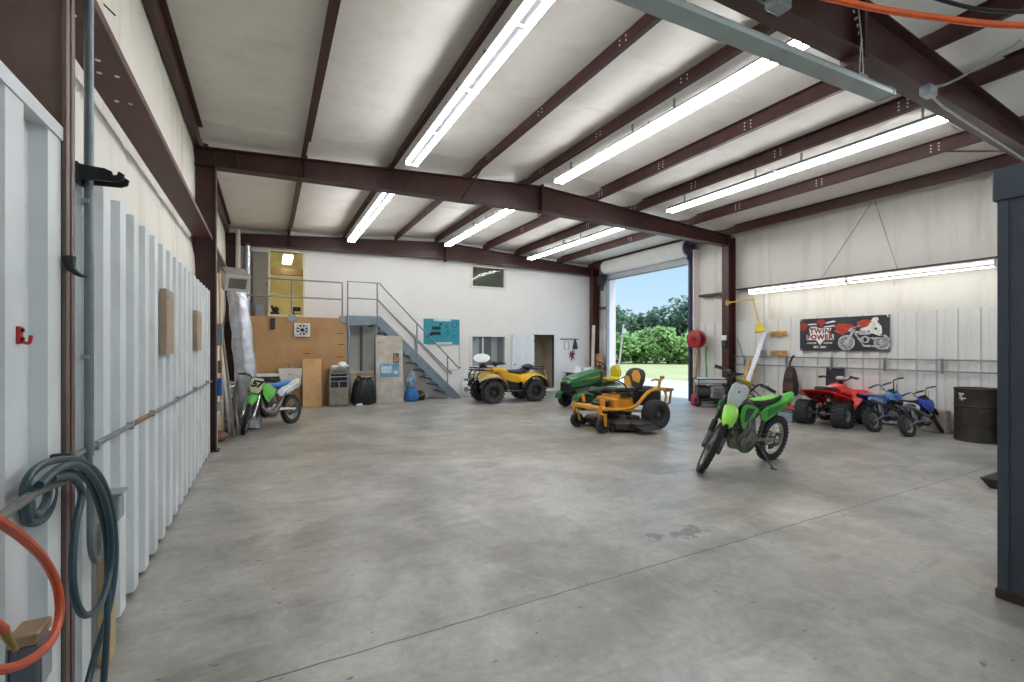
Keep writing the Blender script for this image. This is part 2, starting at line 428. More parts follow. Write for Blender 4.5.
def holed(mb, x0, x1, z0, z1, holes, y0, y1):
    """wall in the XZ plane with rectangular holes"""
    X = sorted(set([x0, x1]+[h[0] for h in holes]+[h[1] for h in holes])); Z = sorted(set([z0, z1]+[h[2] for h in holes]+[h[3] for h in holes]))
    for i in range(len(X)-1):
        run = None
        for j in range(len(Z)-1):
            cx, cz = (X[i]+X[i+1])/2, (Z[j]+Z[j+1])/2
            hole = any(h[0] < cx < h[1] and h[2] < cz < h[3] for h in holes)
            if not hole: run = (run[0] if run else Z[j], Z[j+1])
            if (hole or j == len(Z)-2) and run: mb.bx(X[i], X[i+1], y0, y1, run[0], run[1]); run = None
LW, GD, UW, UD = (6.02, 7.24, .95, 1.93), (8.42, 9.26, 0, 2.03), (6.05, 7.22, 3.62, 4.25), (.08, .9, 2.4, 4.2)
m = MB(); holed(m, -1.1, 11.36, 0, 4.74, [LW, GD, UW, UD], YB, YB+.12); m.ext([(-1.1, 4.74), (11.36, 4.74), (XM, 5.13)], (0, YB+.06, 0), (1, 0, 0), (0, 0, 1), .12); wall_back = struct('wall_back', m, drywall)
m = MB(); holed(m, -1.1, 11.36, 0, 5.1, [(2.2, 9.2, 0, 4.3)], YF-.15, YF); struct('wall_front', m, vin_wall)
m = MB()
for a, b_, c, d in ((-1.2, -1.04, YF, YB), (11.36, 11.44, YF, D0), (11.36, 11.44, D1+.25, YB+.1)): m.bx(a, b_, c, d, -.1, 4.9)
m.bx(11.36, 11.44, D0, D1, DH, 4.9)
struct('wall_outside', m, panel_m)
# rooms behind the back wall
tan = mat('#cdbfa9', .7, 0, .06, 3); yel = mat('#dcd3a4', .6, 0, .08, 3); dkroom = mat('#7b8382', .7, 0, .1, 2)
m = MB(); m.bx(8.0, 8.1, YB+.12, YB+2, 0, 2.3); m.bx(9.5, 9.6, YB+.12, YB+2, 0, 2.3); m.bx(8.0, 9.6, YB+1.2, YB+1.3, 0, 2.3); m.bx(8, 9.6, YB+.12, YB+1.3, 2.3, 2.36); struct('wall_hallway', m, tan)
m = MB(); m.bx(-.9, -.8, YB+.12, YB+3, 2.4, 4.9); m.bx(1.7, 1.8, YB+.12, YB+3, 2.4, 4.9); m.bx(-.9, 1.8, YB+2.9, YB+3, 2.4, 4.9); m.bx(-.9, 1.8, YB+.12, YB+3, 2.3, 2.4); m.bx(-.9, 1.8, YB+.12, YB+3, 4.9, 4.96); struct('wall_loft', m, yel)
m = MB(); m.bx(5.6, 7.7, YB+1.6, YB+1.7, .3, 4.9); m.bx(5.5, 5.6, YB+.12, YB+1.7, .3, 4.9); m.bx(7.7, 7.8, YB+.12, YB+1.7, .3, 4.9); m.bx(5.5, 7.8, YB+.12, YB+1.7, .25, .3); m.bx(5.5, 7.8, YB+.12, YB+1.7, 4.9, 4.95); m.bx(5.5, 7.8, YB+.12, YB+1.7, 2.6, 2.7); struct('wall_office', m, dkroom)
# windows, door
def frame_xz(mb, r, y0, y1, t):
    x0, x1, z0, z1 = r; mb.bx(x0-t, x0, y0, y1, z0-t, z1+t); mb.bx(x1, x1+t, y0, y1, z0-t, z1+t); mb.bx(x0, x1, y0, y1, z1, z1+t); mb.bx(x0, x1, y0, y1, z0-t, z0)
pane_m = glass('window_glass', '#aab4b6', .03, .22)
pane_up = glass('window_glass_high', '#7c8474', .05, .3)
m = MB(); frame_xz(m, LW, YB-.03, YB+.1, .07); w1 = struct('window_1', m, white_pt)
m = MB(); m.bx(6.42, 6.47, YB+.03, YB+.08, LW[2], LW[3]); m.bx(6.02, 6.06, YB+.03, YB+.08, LW[2], LW[3]); struct('window_frame', m, white_pt, w1)
m = MB(); m.bx(LW[0], LW[1], YB+.05, YB+.056, LW[2], LW[3]); struct('window_pane', m, pane_m, w1)
m = MB(); m.bx(6.06, 6.42, YB+.3, YB+.32, LW[2], LW[3]); m.bx(6.98, 7.2, YB+.5, YB+.52, LW[2], LW[3]); struct('window_blind', m, mat('#f6f8f8', .5, 0, .03, 8), w1)
m = MB(); frame_xz(m, UW, YB-.03, YB+.1, .07); w2 = struct('window_2', m, mat('#dcdccf', .5, 0, .03, 5))
m = MB(); m.bx(UW[0], UW[1], YB+.05, YB+.056, UW[2], UW[3]); struct('window_pane', m, pane_up, w2)
m = MB(); m.tube([(6.0, YB+1.1, 3.72), (6.55, YB+1.0, 4.02), (6.8, YB+1.0, 4.2), (7.3, YB+1, 4.3)], .035, 6); struct('window_light_streak', m, white_pt, w2)  # white tube standing in for the streak of light in the upper glass
m = MB(); frame_xz(m, (GD[0], GD[1], .07, GD[3]), YB-.03, YB+.13, .07); struct('trim_1', m, white_pt)
m = MB(); frame_xz(m, (UD[0], UD[1], 2.47, UD[3]), YB-.03, YB+.13, .05); struct('trim_2', m, mat('#e8e2c8', .5, 0, .03, 5))
m = MB(); m.bx(7.5, 8.36, YB-.11, YB-.065, .02, 2.02); 
d1 = struct('door_1', m, mat('#e9eef2', .35, 0, .02, 5))
m = MB()
for x0, x1 in ((7.58, 7.88), (7.98, 8.28)):
    for z0, z1 in ((.16, .72), (.86, 1.42), (1.54, 1.92)): m.bx(x0, x1, YB-.118, YB-.108, z0, z1, .006)
struct('door_panel', m, mat('#e4eaef', .35, 0, .02, 5), d1)
m = MB(); m.lathe([(.012, 0), (.012, .04), (.03, .05), (.032, .07), (.02, .085)], (7.56, YB-.11, .98), (0, -1, 0), 12); struct('door_handle', m, chrome, d1)
m = MB()
for z in (.25, 1.0, 1.8): m.bx(8.345, 8.375, YB-.125, YB-.06, z-.05, z+.05)
struct('door_hinge', m, chrome, d1)
# roller door opening jambs
m = MB(); jm = mat('#efe6e6', .5, 0, .03, 4)
m.bx(10.98, 11.3, D1-.02, D1+.1, 0, DH); m.bx(11.28, 11.36, D1+.02, D1+.3, 0, DH); m.bx(10.98, 11.45, D0-.1, D0+.02, 0, DH); m.bx(11.0, 11.45, D0-.1, D1+.1, DH, DH+.12); struct('trim_3', m, jm)

# ------------------------------------------------------------------ outside ground
def ground_mat(col, col2, rough=.9, scale=3):
    return mat(col, rough, 0, .1, scale, .3, 40, col2=col2, det=8)
m = MB(); m.bx(11.45, 17.6, -6, 40, -.12, -.02); mono('driveway', m, ground_mat('#cfccc6', '#bdb9b1', .85, 1.2), 'pale concrete driveway outside the roller door', 'driveway')['kind'] = 'structure'
m = MB(); m.bx(17.6, 120, -60, 140, -.14, -.03); m.bx(11.45, 17.6, 40, 140, -.14, -.03); m.bx(11.45, 17.6, -60, -6, -.14, -.03)
o = obj('lawn', m, ground_mat('#b5a873', '#989a5e', .95, .35)); o['kind'] = 'structure'

# ------------------------------------------------------------------ steel frame
def rafter(Y, label):
    m = MB()
    xs_ = [-.95, XM, 11.0]
    m.xz([(x, zb(x)) for x in xs_]+[(x, zr(x)) for x in reversed(xs_)], Y, .012)
    for f in (zb, zr):
        for a, b_ in ((-.95, XM), (XM, 11.0)):
            t = .014 if f is zb else -.014
            m.xz([(a, f(a)), (b_, f(b_)), (b_, f(b_)+t), (a, f(a)+t)], Y, .2)
    r = mono('rafter', m, steel, label, 'steel beam', 'sloping roof rafters')
    m = MB()
    for dx in (-.012, .012): m.bx(XM+dx-.01, XM+dx+.01, Y-.11, Y+.11, zb(XM)-.07, zr(XM)+.03)
    obj('splice_plate', m, steel, r)
    m = MB()
    if True: [m.bx(x-.006, x+.006, Y-.09, Y+.09, zb(x)+.01, zr(x)-.01) for x in (-.4, .55)]
    obj('stiffener', m, steel, r)
    return r
rafter(2.45, 'dark maroon roof rafter nearest the camera, crossing the top right corner')
rafter(8.3, 'maroon roof rafter spanning the middle of the hall, crossing between light rows')
rafter(14.12, 'reddish roof rafter along the top of the white back wall')
def column(X, sgn, Y, label, top, nm='steel_column', mm=None, hw=.1):
    """I section: inner flange at X, web running outwards"""
    m = MB(); d = sgn*-.28
    m.bx(X, X-sgn*.012, Y-hw, Y+hw, 0, top); m.bx(X, X+d, Y-.007, Y+.007, 0, top); m.bx(X+d, X+d-sgn*.012, Y-hw, Y+hw, 0, top)
    c = mono(nm, m, mm or steel, label, 'steel column', 'wall columns of the steel frame')
    b = MB(); b.bx(X+sgn*.04, X+d-sgn*.02, Y-.12, Y+.12, 0, .018); obj('base_plate', b, steel, c)
    return c
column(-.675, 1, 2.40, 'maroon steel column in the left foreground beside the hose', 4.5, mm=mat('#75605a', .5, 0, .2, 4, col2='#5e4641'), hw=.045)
column(-.675, 1, 8.3, 'dark maroon steel column halfway along the left wall', 4.5)
column(-.72, 1, 14.1, 'maroon steel column in the far left corner behind the silver duct', 4.5)
column(10.78, -1, 8.3, 'maroon steel column on the right wall beside the yellow lamp arm', 4.5)
column(10.78, -1, 2.45, 'maroon steel column on the right wall behind the dark cabinet', 4.5)
column(10.8, -1, 14.1, 'dark maroon steel column in the far right corner beside the roller door', 4.5)
# purlins
hole_m = mat('#e6e0da', .6, 0, .05, 5)
ordn = ['first', 'second', 'third', 'fourth', 'fifth', 'sixth', 'seventh', 'eighth', 'ninth']
pl = ['maroon ceiling purlin running along the top of the left wall', 'maroon ceiling purlin, the lone one between left wall and the left light row', 'maroon ceiling purlin beside the left row of lights', 'maroon ceiling purlin with bolt holes, next right of the left light row',
      'maroon ceiling purlin hugging the middle row of lights on its left', 'maroon ceiling purlin just right of the middle row of lights', 'maroon ceiling purlin hugging the right row of lights on its left', 'maroon ceiling purlin just right of the right row of lights', 'maroon ceiling purlin along the top of the right wall']
for i, x in enumerate(PX):
    m = MB(); z0, z1 = zr(x)+.002, zr(x)+.2
    s_ = -1 if x < XM else 1
    m.bx(x-.004, x+.004, YF+.02, YB-.02, z0, z1); m.bx(x, x+s_*.065, YF+.02, YB-.02, z0, z0+.006); m.bx(x, x-s_*.065, YF+.02, YB-.02, z1-.006, z1); m.bx(x+s_*.06, x+s_*.065, YF+.02, YB-.02, z0, z0+.022)
    h = None
    if 3 <= i <= 7:
        h = MB()
        for k in range(6):
            yc = 1.3+1.75*k+.3*i
            for dy in (-.05, .05):
                for dz in (.05, .1, .15):
                    h.cyl((x-.0065, yc+dy, z0+dz), (x+.0065, yc+dy, z0+dz), .012, n=8)
    p = mono('purlin', m, steel, pl[i], 'roof purlin', 'roof purlins', extra=(h, hole_m) if h else None)
# girts
def girt(X, sgn, y0, y1, z, d, label, lipz=.05):
    m = MB(); m.bx(X, X-sgn*d, y0, y1, z-.004, z+.004); m.bx(X, X-sgn*.006, y0, y1, z, z+lipz)
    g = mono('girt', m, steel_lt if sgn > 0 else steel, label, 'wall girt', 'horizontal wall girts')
    return g
g = girt(-.715, 1, 2.56, 8.19, 3.15, .22, 'brown steel girt with bright bolt holes along the left wall')
h = MB()
for k, (yy, xx) in enumerate(((2.74, -.86), (2.95, -.82), (3.35, -.83), (3.5, -.86), (3.5, -.78), (3.85, -.86), (3.85, -.79))): h.lathe([(.013, 0), (.013, .013)], (xx, yy, 3.1435), (0, 0, 1), 10)
obj('bolt_hole', h, mat('#f2eee6', .5, 0, .02, 4), g)
girt(-.715, 1, 8.42, 14.0, 3.15, .22, 'brown steel girt on the left wall beyond the middle column')
girt(11.03, -1, -3.3, 8.19, 3.09, .2, 'maroon girt above the strip light on the right wall', .03)
girt(11.03, -1, 8.42, 9.36, 3.02, .2, 'short maroon girt between right column and roller door', .06)
girt(11.03, -1, 13.48, 14.0, 3.02, .2, 'short maroon girt in the corner left of the roller door', .06)
# diagonal wires on the right wall
m = MB(); m.tube([(11.16, 5.08, 4.6), (11.16, 6.1, 3.1)], .006, 5); m.tube([(11.16, 5.03, 4.6), (11.16, 4.63, 3.1)], .006, 5)
mono('brace_cable', m, galv_dk, 'thin inverted-V cables high on the right wall', 'cable')
# flange braces from purlins to rafters
for (xa, ya, za, xb, yb, zb_) , lab in ((((3.43, 7.55, 4.8), (3.2, 8.24, 4.38)), 'thin diagonal brace from purlin to middle rafter left of its splice'), (((7.95, 3.1, 4.74), (7.3, 2.5, 4.36)), 'flat diagonal brace under the near rafter beside the junction box'), (((9.45, 3.2, 4.62), (9.0, 2.5, 4.3)), 'flat diagonal brace under the near rafter at far right'))if False else ():
    pass
for a, b_, lab in (((3.43, 7.6, 4.82), (3.25, 8.22, 4.36), 'thin diagonal brace from purlin down to the middle rafter'), ((6.5, 3.05, 4.86), (6.2, 2.53, 4.36), 'flat diagonal brace between near rafter and purlin left of the junction box'), ((9.4, 3.3, 4.64), (9.15, 2.53, 4.3), 'flat diagonal brace between near rafter and purlin, rightmost')):
    m = MB(); m.tube([a, b_], .018, 4); mono('flange_brace', m, steel, lab, 'brace')
# ------------------------------------------------------------------ strip lights
def strip_light(label, group, L_=2.42):
    t = thing('strip_light', label, 'ceiling light', (0, 0, 0), 0, group)
    h = L_/2
    m = MB(); m.bx(-.045, .045, -h, h, .03, .1, .008); obj('housing', m, mat('#6a6e70', .5), t)
    m = MB(); m.bx(-.03, .03, -h, h, .016, .03, .003); obj('ballast_cover', m, mat('#3f4244', .5), t)
    m = MB(); m.ext([(-.045, .045), (-.108, .03), (-.108, .036), (-.045, .055), (.045, .055), (.108, .036), (.108, .03), (.045, .045)], (0, 0, 0), (1, 0, 0), (0, 0, 1), 2*h, (0, 1, 0)); obj('reflector', m, mat('#a9adaf', .5), t)  # wing plates added to hold the tubes' uplight off the ceiling
    m = MB()
    for y in (-h, h): m.bx(-.1, .1, y-.008, y+.008, -.022, .1, .004)
    m.bx(-.1, .1, -.015, .015, -.012, .05, .004); obj('end_cap', m, white_pt, t)
    for x in (-.075, .075):
        m = MB(); m.cyl((x, -h+.01, 0), (x, h-.01, 0), .0175, n=8); obj('fluorescent_tube', m, tube_on, t)
    m = MB()
    for y in (-.8, .8): m.bx(-.012, .012, y-.012, y+.012, .098, .24)
    obj('hanger', m, galv, t)
    return t
XL_ = [(2.06, 'left'), (4.87, 'middle'), (7.76, 'right')]
proto = None
for xi, (x, side) in enumerate(XL_):
    z = zr(x)-.215
    for y, wh in ((3.74, 'half nearest the camera'), (6.15, 'half ending at the middle rafter'), (9.82, 'first half beyond the middle rafter'), (12.24, 'last half, up against the back rafter')):
        lab = f'lit twin-tube strip light, {side} ceiling row, {wh}'
        if proto is None:
            proto = strip_light(lab, 'lit fluorescent strips under the roof'); proto.location = (x, y, z)
        else: dup(proto, (x, y, z), lab)
for x, nm in ((2.06, 'left'), (7.76, 'right'), (4.87, 'middle')):      # the row goes on behind the photographer
    for y in (.0,):
        if nm != 'middle': dup(proto, (x, y, zr(x)-.215), f'lit twin-tube strip light of the {nm} row behind the near rafter, {"farther" if y < -1 else "closer"} one')
# right wall strips (tilted out from the wall)
def wall_strip(label):
    t = thing('wall_strip_light', label, 'wall light', (0, 0, 0), 0, 'lit strips along the right wall')
    h = 1.12
    m = MB(); m.bx(-.06, .05, -h, h, .0, .07, .008); obj('housing', m, white_pt, t)
    m = MB(); m.ext([(.05, .07), (.05, .06), (-.11, .03), (-.11, .036)], (0, 0, 0), (1, 0, 0), (0, 0, 1), 2*h, (0, 1, 0)); obj('reflector', m, white_pt, t)
    for x, z in ((-.09, .02), (.0, -.055)):
        m = MB(); m.cyl((x, -h+.01, z), (x, h-.01, z), .0125, n=10); obj('fluorescent_tube', m, mat('#fffdf6', .3, 0, emit=7), t)
    m = MB()
    for y in (-h, h): m.bx(-.11, .05, y-.006, y+.006, -.07, .07, .003)
    obj('end_cap', m, white_pt, t); return t
ws = wall_strip('lit strip light on the right wall next to the yellow lamp arm'); ws.location = (10.95, 6.55, 2.99)
dup(ws, (10.95, 4.27, 2.99), 'lit strip light on the right wall above the banner and blue bikes')
dup(ws, (10.95, 1.99, 2.99), 'lit strip light on the right wall running out behind the dark cabinet')
# unlit hanging fixture
t = thing('hanging_fixture', 'unlit grey fixture hanging on a chain below the near rafter', 'hanging light', (2.84, 2.20, 3.76), -2.8)
gm = mat('#a9b8b8', .35, .2, .05, 4)
m = MB(); m.ext([(-.07, 0), (.07, 0), (.075, .03), (.04, .08), (-.04, .08), (-.075, .03)], (0, 0, 0), (0, 1, 0), (0, 0, 1), 4.0, (1, 0, 0)); obj('housing', m, gm, t)
m = MB()
for x in (-2, 2): m.ext([(-.076, -.006), (.076, -.006), (.081, .035), (.044, .086), (-.044, .086), (-.081, .035)], (x, 0, 0), (0, 1, 0), (0, 0, 1), .02, (1, 0, 0))
obj('end_cap', m, gm, t)
m = MB()
for x in (-1.6, 1.65): m.bx(x-.05, x+.05, -.03, .03, .085, .115, .006)
obj('chain_clip', m, grey_pt, t)
m = MB()
for x in (-1.6, 1.65):
    for s_ in (-.03, .03): m.tube([(x+s_, 0, .11), (x+s_*.2, 0, .42), (x, .05, 1.0)], .004, 5)
    for k in range(7): m.lathe([(.012, -.003), (.015, 0), (.012, .003), (.009, 0)], (x, .015*k, .42+.07*k), (k % 2, 1-k % 2, 0), 8, closed=True)
obj('chain', m, chrome, t)
# wiring near the near rafter
m = MB(); m.tube([(1.6, 2.5, 4.5), (2.6, 2.12, 4.1), (3.52, 1.76, 3.93), (4.1, 1.47, 3.83), (4.61, 1.19, 3.77), (5.6, .7, 3.8), (7.0, .2, 4.2)], .021, 8, sm=8); mono('air_hose', m, mat('#e2642a', .45, 0, .1, 12), 'orange hose strung across the top right corner under the roof', 'hose')
m = MB(); m.tube([(3.6, 2.0, 4.5), (4.4, 1.6, 4.16), (4.95, 1.27, 4.03), (6.2, .6, 4.1)], .014, 8, sm=6); mono('power_cable', m, blk, 'dark cable strung above the orange hose in the top right corner', 'cable')
jx, jy, jz = 6.22, 2.31, 4.28
t = thing('junction_box', 'grey junction box under the near rafter with conduit to the right', 'junction box', (jx, jy, jz))
m = MB(); m.box(0, 0, 0, .17, .1, .1, None, .01); m.box(0, 0, -.052, .15, .085, .012, None, .004); obj('box', m, galv, t)
m = MB(); m.tube([(.09, .02, .0), (.5, .05, -.03), (2.0, .05, -.1), (3.8, .05, -.2)], .013, 7); m.tube([(.05, -.03, .04), (.2, -.12, .09), (.45, -.3, .26), (.9, -.45, .55)], .013, 7, sm=6); obj('conduit', m, galv, t)
t = thing('pull_box', 'small grey pull box on the near rafter at top centre', 'junction box', (3.62, 2.3, 4.3)); m = MB(); m.box(0, 0, 0, .18, .12, .08, None, .01); obj('box', m, galv, t); m = MB(); m.tube([(.0, .05, .0), (-.4, .1, .1), (-.9, .1, .3)], .01, 6, sm=4); obj('conduit', m, galv_dk, t)
# overhead roller door
t = thing('roller_door', 'white roller door rolled up over the bright opening', 'roller door', (11.0, 11.475, 0))
m = MB(); m.lathe([(.05, -1.86), (.25, -1.86), (.255, 0), (.25, 1.86), (.05, 1.86)], (-.12, 0, 4.46), (0, 1, 0), 26); obj('rolled_curtain', m, mat('#e9e9e6', .45, 0, .03, 3), t)
m = MB()
for k in range(5): m.body([(-1.84, 4.33-.07*k, .02, .037), (1.84, 4.33-.07*k, .02, .037)], 2.2, 8, 'y')
mm = MB(); mm.v = [V((p.x-.02, p.y, p.z)) for p in m.v]; mm.f = m.f; obj('curtain', mm, mat('#b9bcc0', .45, .1, .04, 3), t)
m = MB(); m.bx(-.05, .01, -1.84, 1.84, 3.99, 4.03, .008); obj('bottom_bar', m, galv_dk, t)
nav = mat('#3c4258', .5, .1, .1, 6)
for s_, mm_ in ((-1, nav), (1, grey_pt)):
    m = MB(); m.bx(-.09, .02, s_*1.87-.035, s_*1.87+.035, 0, 4.3); m.bx(-.04, .12, s_*1.92-.02, s_*1.92+.02, 0, 4.3); obj('guide', m, mm_, t)
    m = MB(); m.lathe([(.05, -.02), (.22, -.02), (.22, .02), (.05, .02)], (-.14, s_*1.9, 4.46), (0, 1, 0), 20); m.bx(-.2, .1, s_*1.9-.015, s_*1.9+.015, 4.1, 4.6); obj('bracket', m, nav, t)
m = MB(); m.box(-.24, 1.98, 4.0, .2, .26, .34, None, .02); m.lathe([(.1, -.05), (.1, .05)], (-.26, 1.82, 4.12), (0, 1, 0), 16); m.box(-.24, 1.94, 3.72, .12, .1, .18, None, .01); obj('chain_hoist', m, blk, t)
m = MB()
for s_ in (-.05, .05): m.tube([(-.28, 1.88+s_, 3.75), (-.28, 1.88+s_, .9)], .007, 5)
obj('hand_chain', m, galv_dk, t)
# ------------------------------------------------------------------ loft, railing, stairs
plyw = mat('#ba9468', .6, 0, .1, 1.6, .1, 20, col2='#a67c52', det=7)
ply2 = mat('#d8b280', .6, 0, .1, 3, .05, 20, col2='#c89a62', det=6)
YP = 13.5
t = thing('plywood_partition', 'brown plywood wall under the loft walkway', 'partition wall', (0, YP, 0))
for z0, z1, a in ((.0, .781, 0), (.782, 1.6, .0), (1.601, 2.37, 0)):
    m = MB(); m.bx(-.72, 1.94, 0, .02, z0, z1); obj('plywood_sheet', m, plyw, t)
m = MB(); m.bx(-.72, 1.94, .02, .78, 2.3, 2.37); obj('deck', m, wood, t)
m = MB(); [m.bx(x-.02, x+.02, .02, .11, 0, 2.3) for x in (-.7, .2, 1.0, 1.9)]; m.bx(1.9, 1.94, .02, .75, 0, 2.3); obj('stud', m, wood, t)
m = MB(); 
for z, x in ((1.95, 1.78), (1.65, 1.8), (1.3, 1.77), (1.95, .9), (1.4, .95)): m.box(x, -.002, z, .16, .006, .02)
obj('dark_stain', m, mat('#5a3418', .6, 0, .2, 20), t)
t = thing('exhaust_fan', 'square white wall fan on the plywood wall', 'fan', (.825, YP-.02, 2.03))
m = MB(); holed(m, -.19, .19, -.18, .18, [(-.13, .13, -.13, .13)], -.03, .0)
m.lathe([(.155, -.03), (.155, .0), (.135, .0), (.135, -.03)], (0, 0, 0), (0, 1, 0), 24, closed=True); obj('frame', m, white_pl, t)
m = MB(); m.lathe([(.15, .012), (.15, .018)], (0, 0, 0), (0, 1, 0), 24); obj('backing', m, mat('#3b3d40', .6), t)
m = MB(); m.lathe([(.045, -.025), (.045, .0)], (0, 0, 0), (0, 1, 0), 16); obj('hub', m, blk, t)
m = MB()
for k in range(8):
    M = Mx.Rotation(k*PI/4, 4, 'Y') @ tr(.085, -.005, 0) @ rx(25); m.box(0, 0, 0, .09, .006, .045, M)
obj('fan_blade', m, white_pl, t)
rail_m = mat('#8a9094', .4, .2, .08, 8)
t = thing('walkway_railing', 'grey pipe railing along the edge of the loft walkway', 'railing', (0, YP+.03, 2.37))
m = MB()
for z in (.52, .98): m.tube([(-.7, 0, z), (1.86, 0, z)], .022, 8)
obj('rail', m, rail_m, t)
for x in (-.68, .58, 1.84):
    m = MB(); m.cyl((x, 0, 0), (x, 0, .98), .022, n=8); obj('post', m, rail_m, t); m = MB(); m.bx(x-.09, x+.09, -.05, -.035, -.12, .06, .004); obj('post_bracket', m, grey_pt, t)
# staircase
SX0, SX1, SZ1 = 5.22, 2.86, 2.42
st_m = mat('#7f8f99', .45, .15, .08, 5)
t = thing('staircase', 'grey steel stairs with pipe handrail rising left to the loft', 'staircase', (0, 0, 0))
for y, nm in ((YP-.02, 'near'), (YP+.74, 'far')):
    m = MB(); m.xz([(SX0-.02, 0), (SX0+.1, .0), (SX0+.02, .12), (SX1, SZ1+.03), (SX1-.92, SZ1+.03), (SX1-.92, SZ1-.25), (SX1-.1, SZ1-.2), (SX0-.2, 0)] if nm == 'near' else [(SX0-.02, 0), (SX0+.1, .0), (SX0+.02, .12), (SX1, SZ1+.03), (SX1-.92, SZ1+.03), (SX1-.92, SZ1-.1), (SX1-.06, SZ1-.1), (SX0-.12, 0)], y, .02); obj('stringer', m, st_m, t)
n_ = 10
for k in range(n_):
    z = SZ1*(k+1)/(n_+1); x = SX0-.3-(SX0-SX1-.1)*(k+.6)/(n_+.2)
    m = MB(); m.bx(x-.14, x+.12, YP, YP+.72, z-.02, z+.02, .004); m.bx(x+.105, x+.12, YP, YP+.72, z-.06, z+.02); obj('tread', m, mat('#4c5862', .5, .1, .15, 10), t)
m = MB(); m.bx(SX1-.9, SX1, YP, YP+.72, SZ1-.06, SZ1+.0); obj('landing', m, st_m, t)
m = MB()
for x in (SX1-.86, SX1-.12): m.cyl((x, YP+.04, 0), (x, YP+.04, SZ1-.25), .045, n=10)
for x in (SX1-.4,): m.cyl((x, YP+.7, 0), (x, YP+.7, SZ1-.25), .04, n=10)
obj('landing_post', m, st_m, t)
m = MB(); yy = YP-.04
m.tube([(1.97, yy, 2.1), (1.97, yy, 3.39), (2.83, yy, 3.39), (5.24, yy, .93), (5.3, yy, .95)], .022, 8); m.tube([(1.97, yy, 2.93), (2.78, yy, 2.93), (4.87, yy, .78)], .02, 8)
obj('handrail', m, rail_m, t)
m = MB(); m.tube([(3.05, YP+.76, 2.9), (5.3, YP+.76, .72)], .018, 8); m.tube([(4.1, YP+.76, 1.1), (4.1, YP+.76, 1.95)], .018, 8); obj('wall_rail', m, rail_m, t)
for x, z0, z1 in ((2.77, 2.1, 3.39), (3.92, 1.25, 2.28), (4.87, .02, 1.3)):
    m = MB(); m.cyl((x, yy, z0), (x, yy, z1), .021, n=8); obj('baluster', m, rail_m, t)
# loft: duct riser, grey box, open grey door, loft light, small things on the floor
foil = mat('#c4c8cc', .28, .85, .2, 14, .6, 25)
def flexduct(mb, pts, r, n=20, pitch=.06, amp=.06):
    P = spline([V(p) for p in pts], 30); L_ = sum((P[i+1]-P[i]).length for i in range(len(P)-1)); k = max(6, int(L_/pitch*2))
    Q = []; 
    for i in range(k+1):
        f = i/k*(len(P)-1); a = min(int(f), len(P)-2); Q.append(P[a].lerp(P[a+1], f-a))
    mb.tube(Q, [r*(1+amp*(1 if i % 2 else -1)*(.6+.4*rnd.random())) for i in range(k+1)], n)
m = MB(); flexduct(m, [(-.47, 14.15, 2.4), (-.46, 14.15, 3.3), (-.46, 14.15, 4.3)], .075, 12); mono('duct_riser', m, foil, 'thin silver flexible duct rising against the loft wall', 'duct')
m = MB(); m.tube([(-.66, 13.9, 2.5), (-.66, 13.9, 4.6)], .055, 10); m.lathe([(.07, 0), (.07, .08)], (-.66, 13.9, 3.4), (0, 0, 1), 10); mono('vent_pipe', m, mat('#cfc4b6', .5, 0, .06, 4), 'beige vertical pipe in the far left corner by the loft', 'pipe')
t = thing('loft_door', 'grey-brown door folded open beside the lit loft doorway', 'door', (-.34, 14.25, 2.42)); m = MB(); m.bx(0, .36, -.04, .04, 0, 1.72, .004); obj('door_leaf', m, mat('#8b8478', .55, 0, .06, 3), t); m = MB(); m.ell((.32, -.06, .85), (.025, .03, .025)); obj('knob', m, chrome, t)
m = MB(); m.box(-.18, 13.95, 2.37+.16, .2, .16, .32, None, .01); m.box(-.18, 13.866, 2.37+.2, .15, .01, .2, None, .003); mono('breaker_box', m, grey_pt, 'small grey box standing on the loft behind the railing', 'box')
t = thing('loft_light', 'lit wrap light hanging in the yellow loft room', 'ceiling light', (.55, 15.6, 4.22))
m = MB(); m.body([(-.6, 0, .13, .05), (.6, 0, .13, .05)], 3, 12, 'y'); obj('lens', m, mat('#fff6dc', .4, 0, emit=9), t); m = MB(); m.bx(-.12, .12, -.62, .62, .04, .09, .006); m.cyl((0, 0, .09), (0, 0, .66), .01, n=6); obj('housing', m, white_pt, t)
m = MB(); m.bx(.0, .1, 16.2, 16.6, 3.3, 3.36); m.bx(-.8, 1.7, 16.2, 16.34, 3.85, 4.05); mono('loft_beam', m, mat('#6b5636', .6, 0, .15, 5), 'dark beam crossing the yellow loft room', 'beam')
m = MB(); m.box(.17, 14.6, 2.48, .26, .2, .16, None, .02); m.cyl((.17, 14.6, 2.56), (.12, 14.6, 2.74), .035, n=8); m.ell((.22, 14.6, 2.63), (.08, .07, .09)); mono('shop_tool', m, blk, 'black tool lying on the loft floor in the doorway', 'tool')
t = thing('drill_press', 'small black machine with green table on the loft floor', 'machine', (.72, 14.75, 2.4)); m = MB(); m.bx(-.14, .16, -.1, .1, 0, .04, .01); m.cyl((-.05, 0, .04), (-.05, 0, .3), .025, n=8); m.box(.02, 0, .27, .24, .14, .12, None, .02); obj('body', m, blk, t); m = MB(); m.box(.05, 0, .14, .2, .18, .02, None, .005); obj('table', m, mat('#5d8a4c', .5), t)
t = thing('outlet_strip', 'dark double outlet box at the top of the plywood wall', 'outlet', (.13, YP-.02, 2.2)); m = MB(); m.bx(-.055, .055, -.03, 0, -.17, .12, .006); obj('box', m, mat('#2b2724', .5), t); m = MB(); [m.bx(-.03, .03, -.036, -.03, z-.03, z+.03, .003) for z in (-.08, .03)]; obj('socket', m, mat('#4a4440', .4), t)

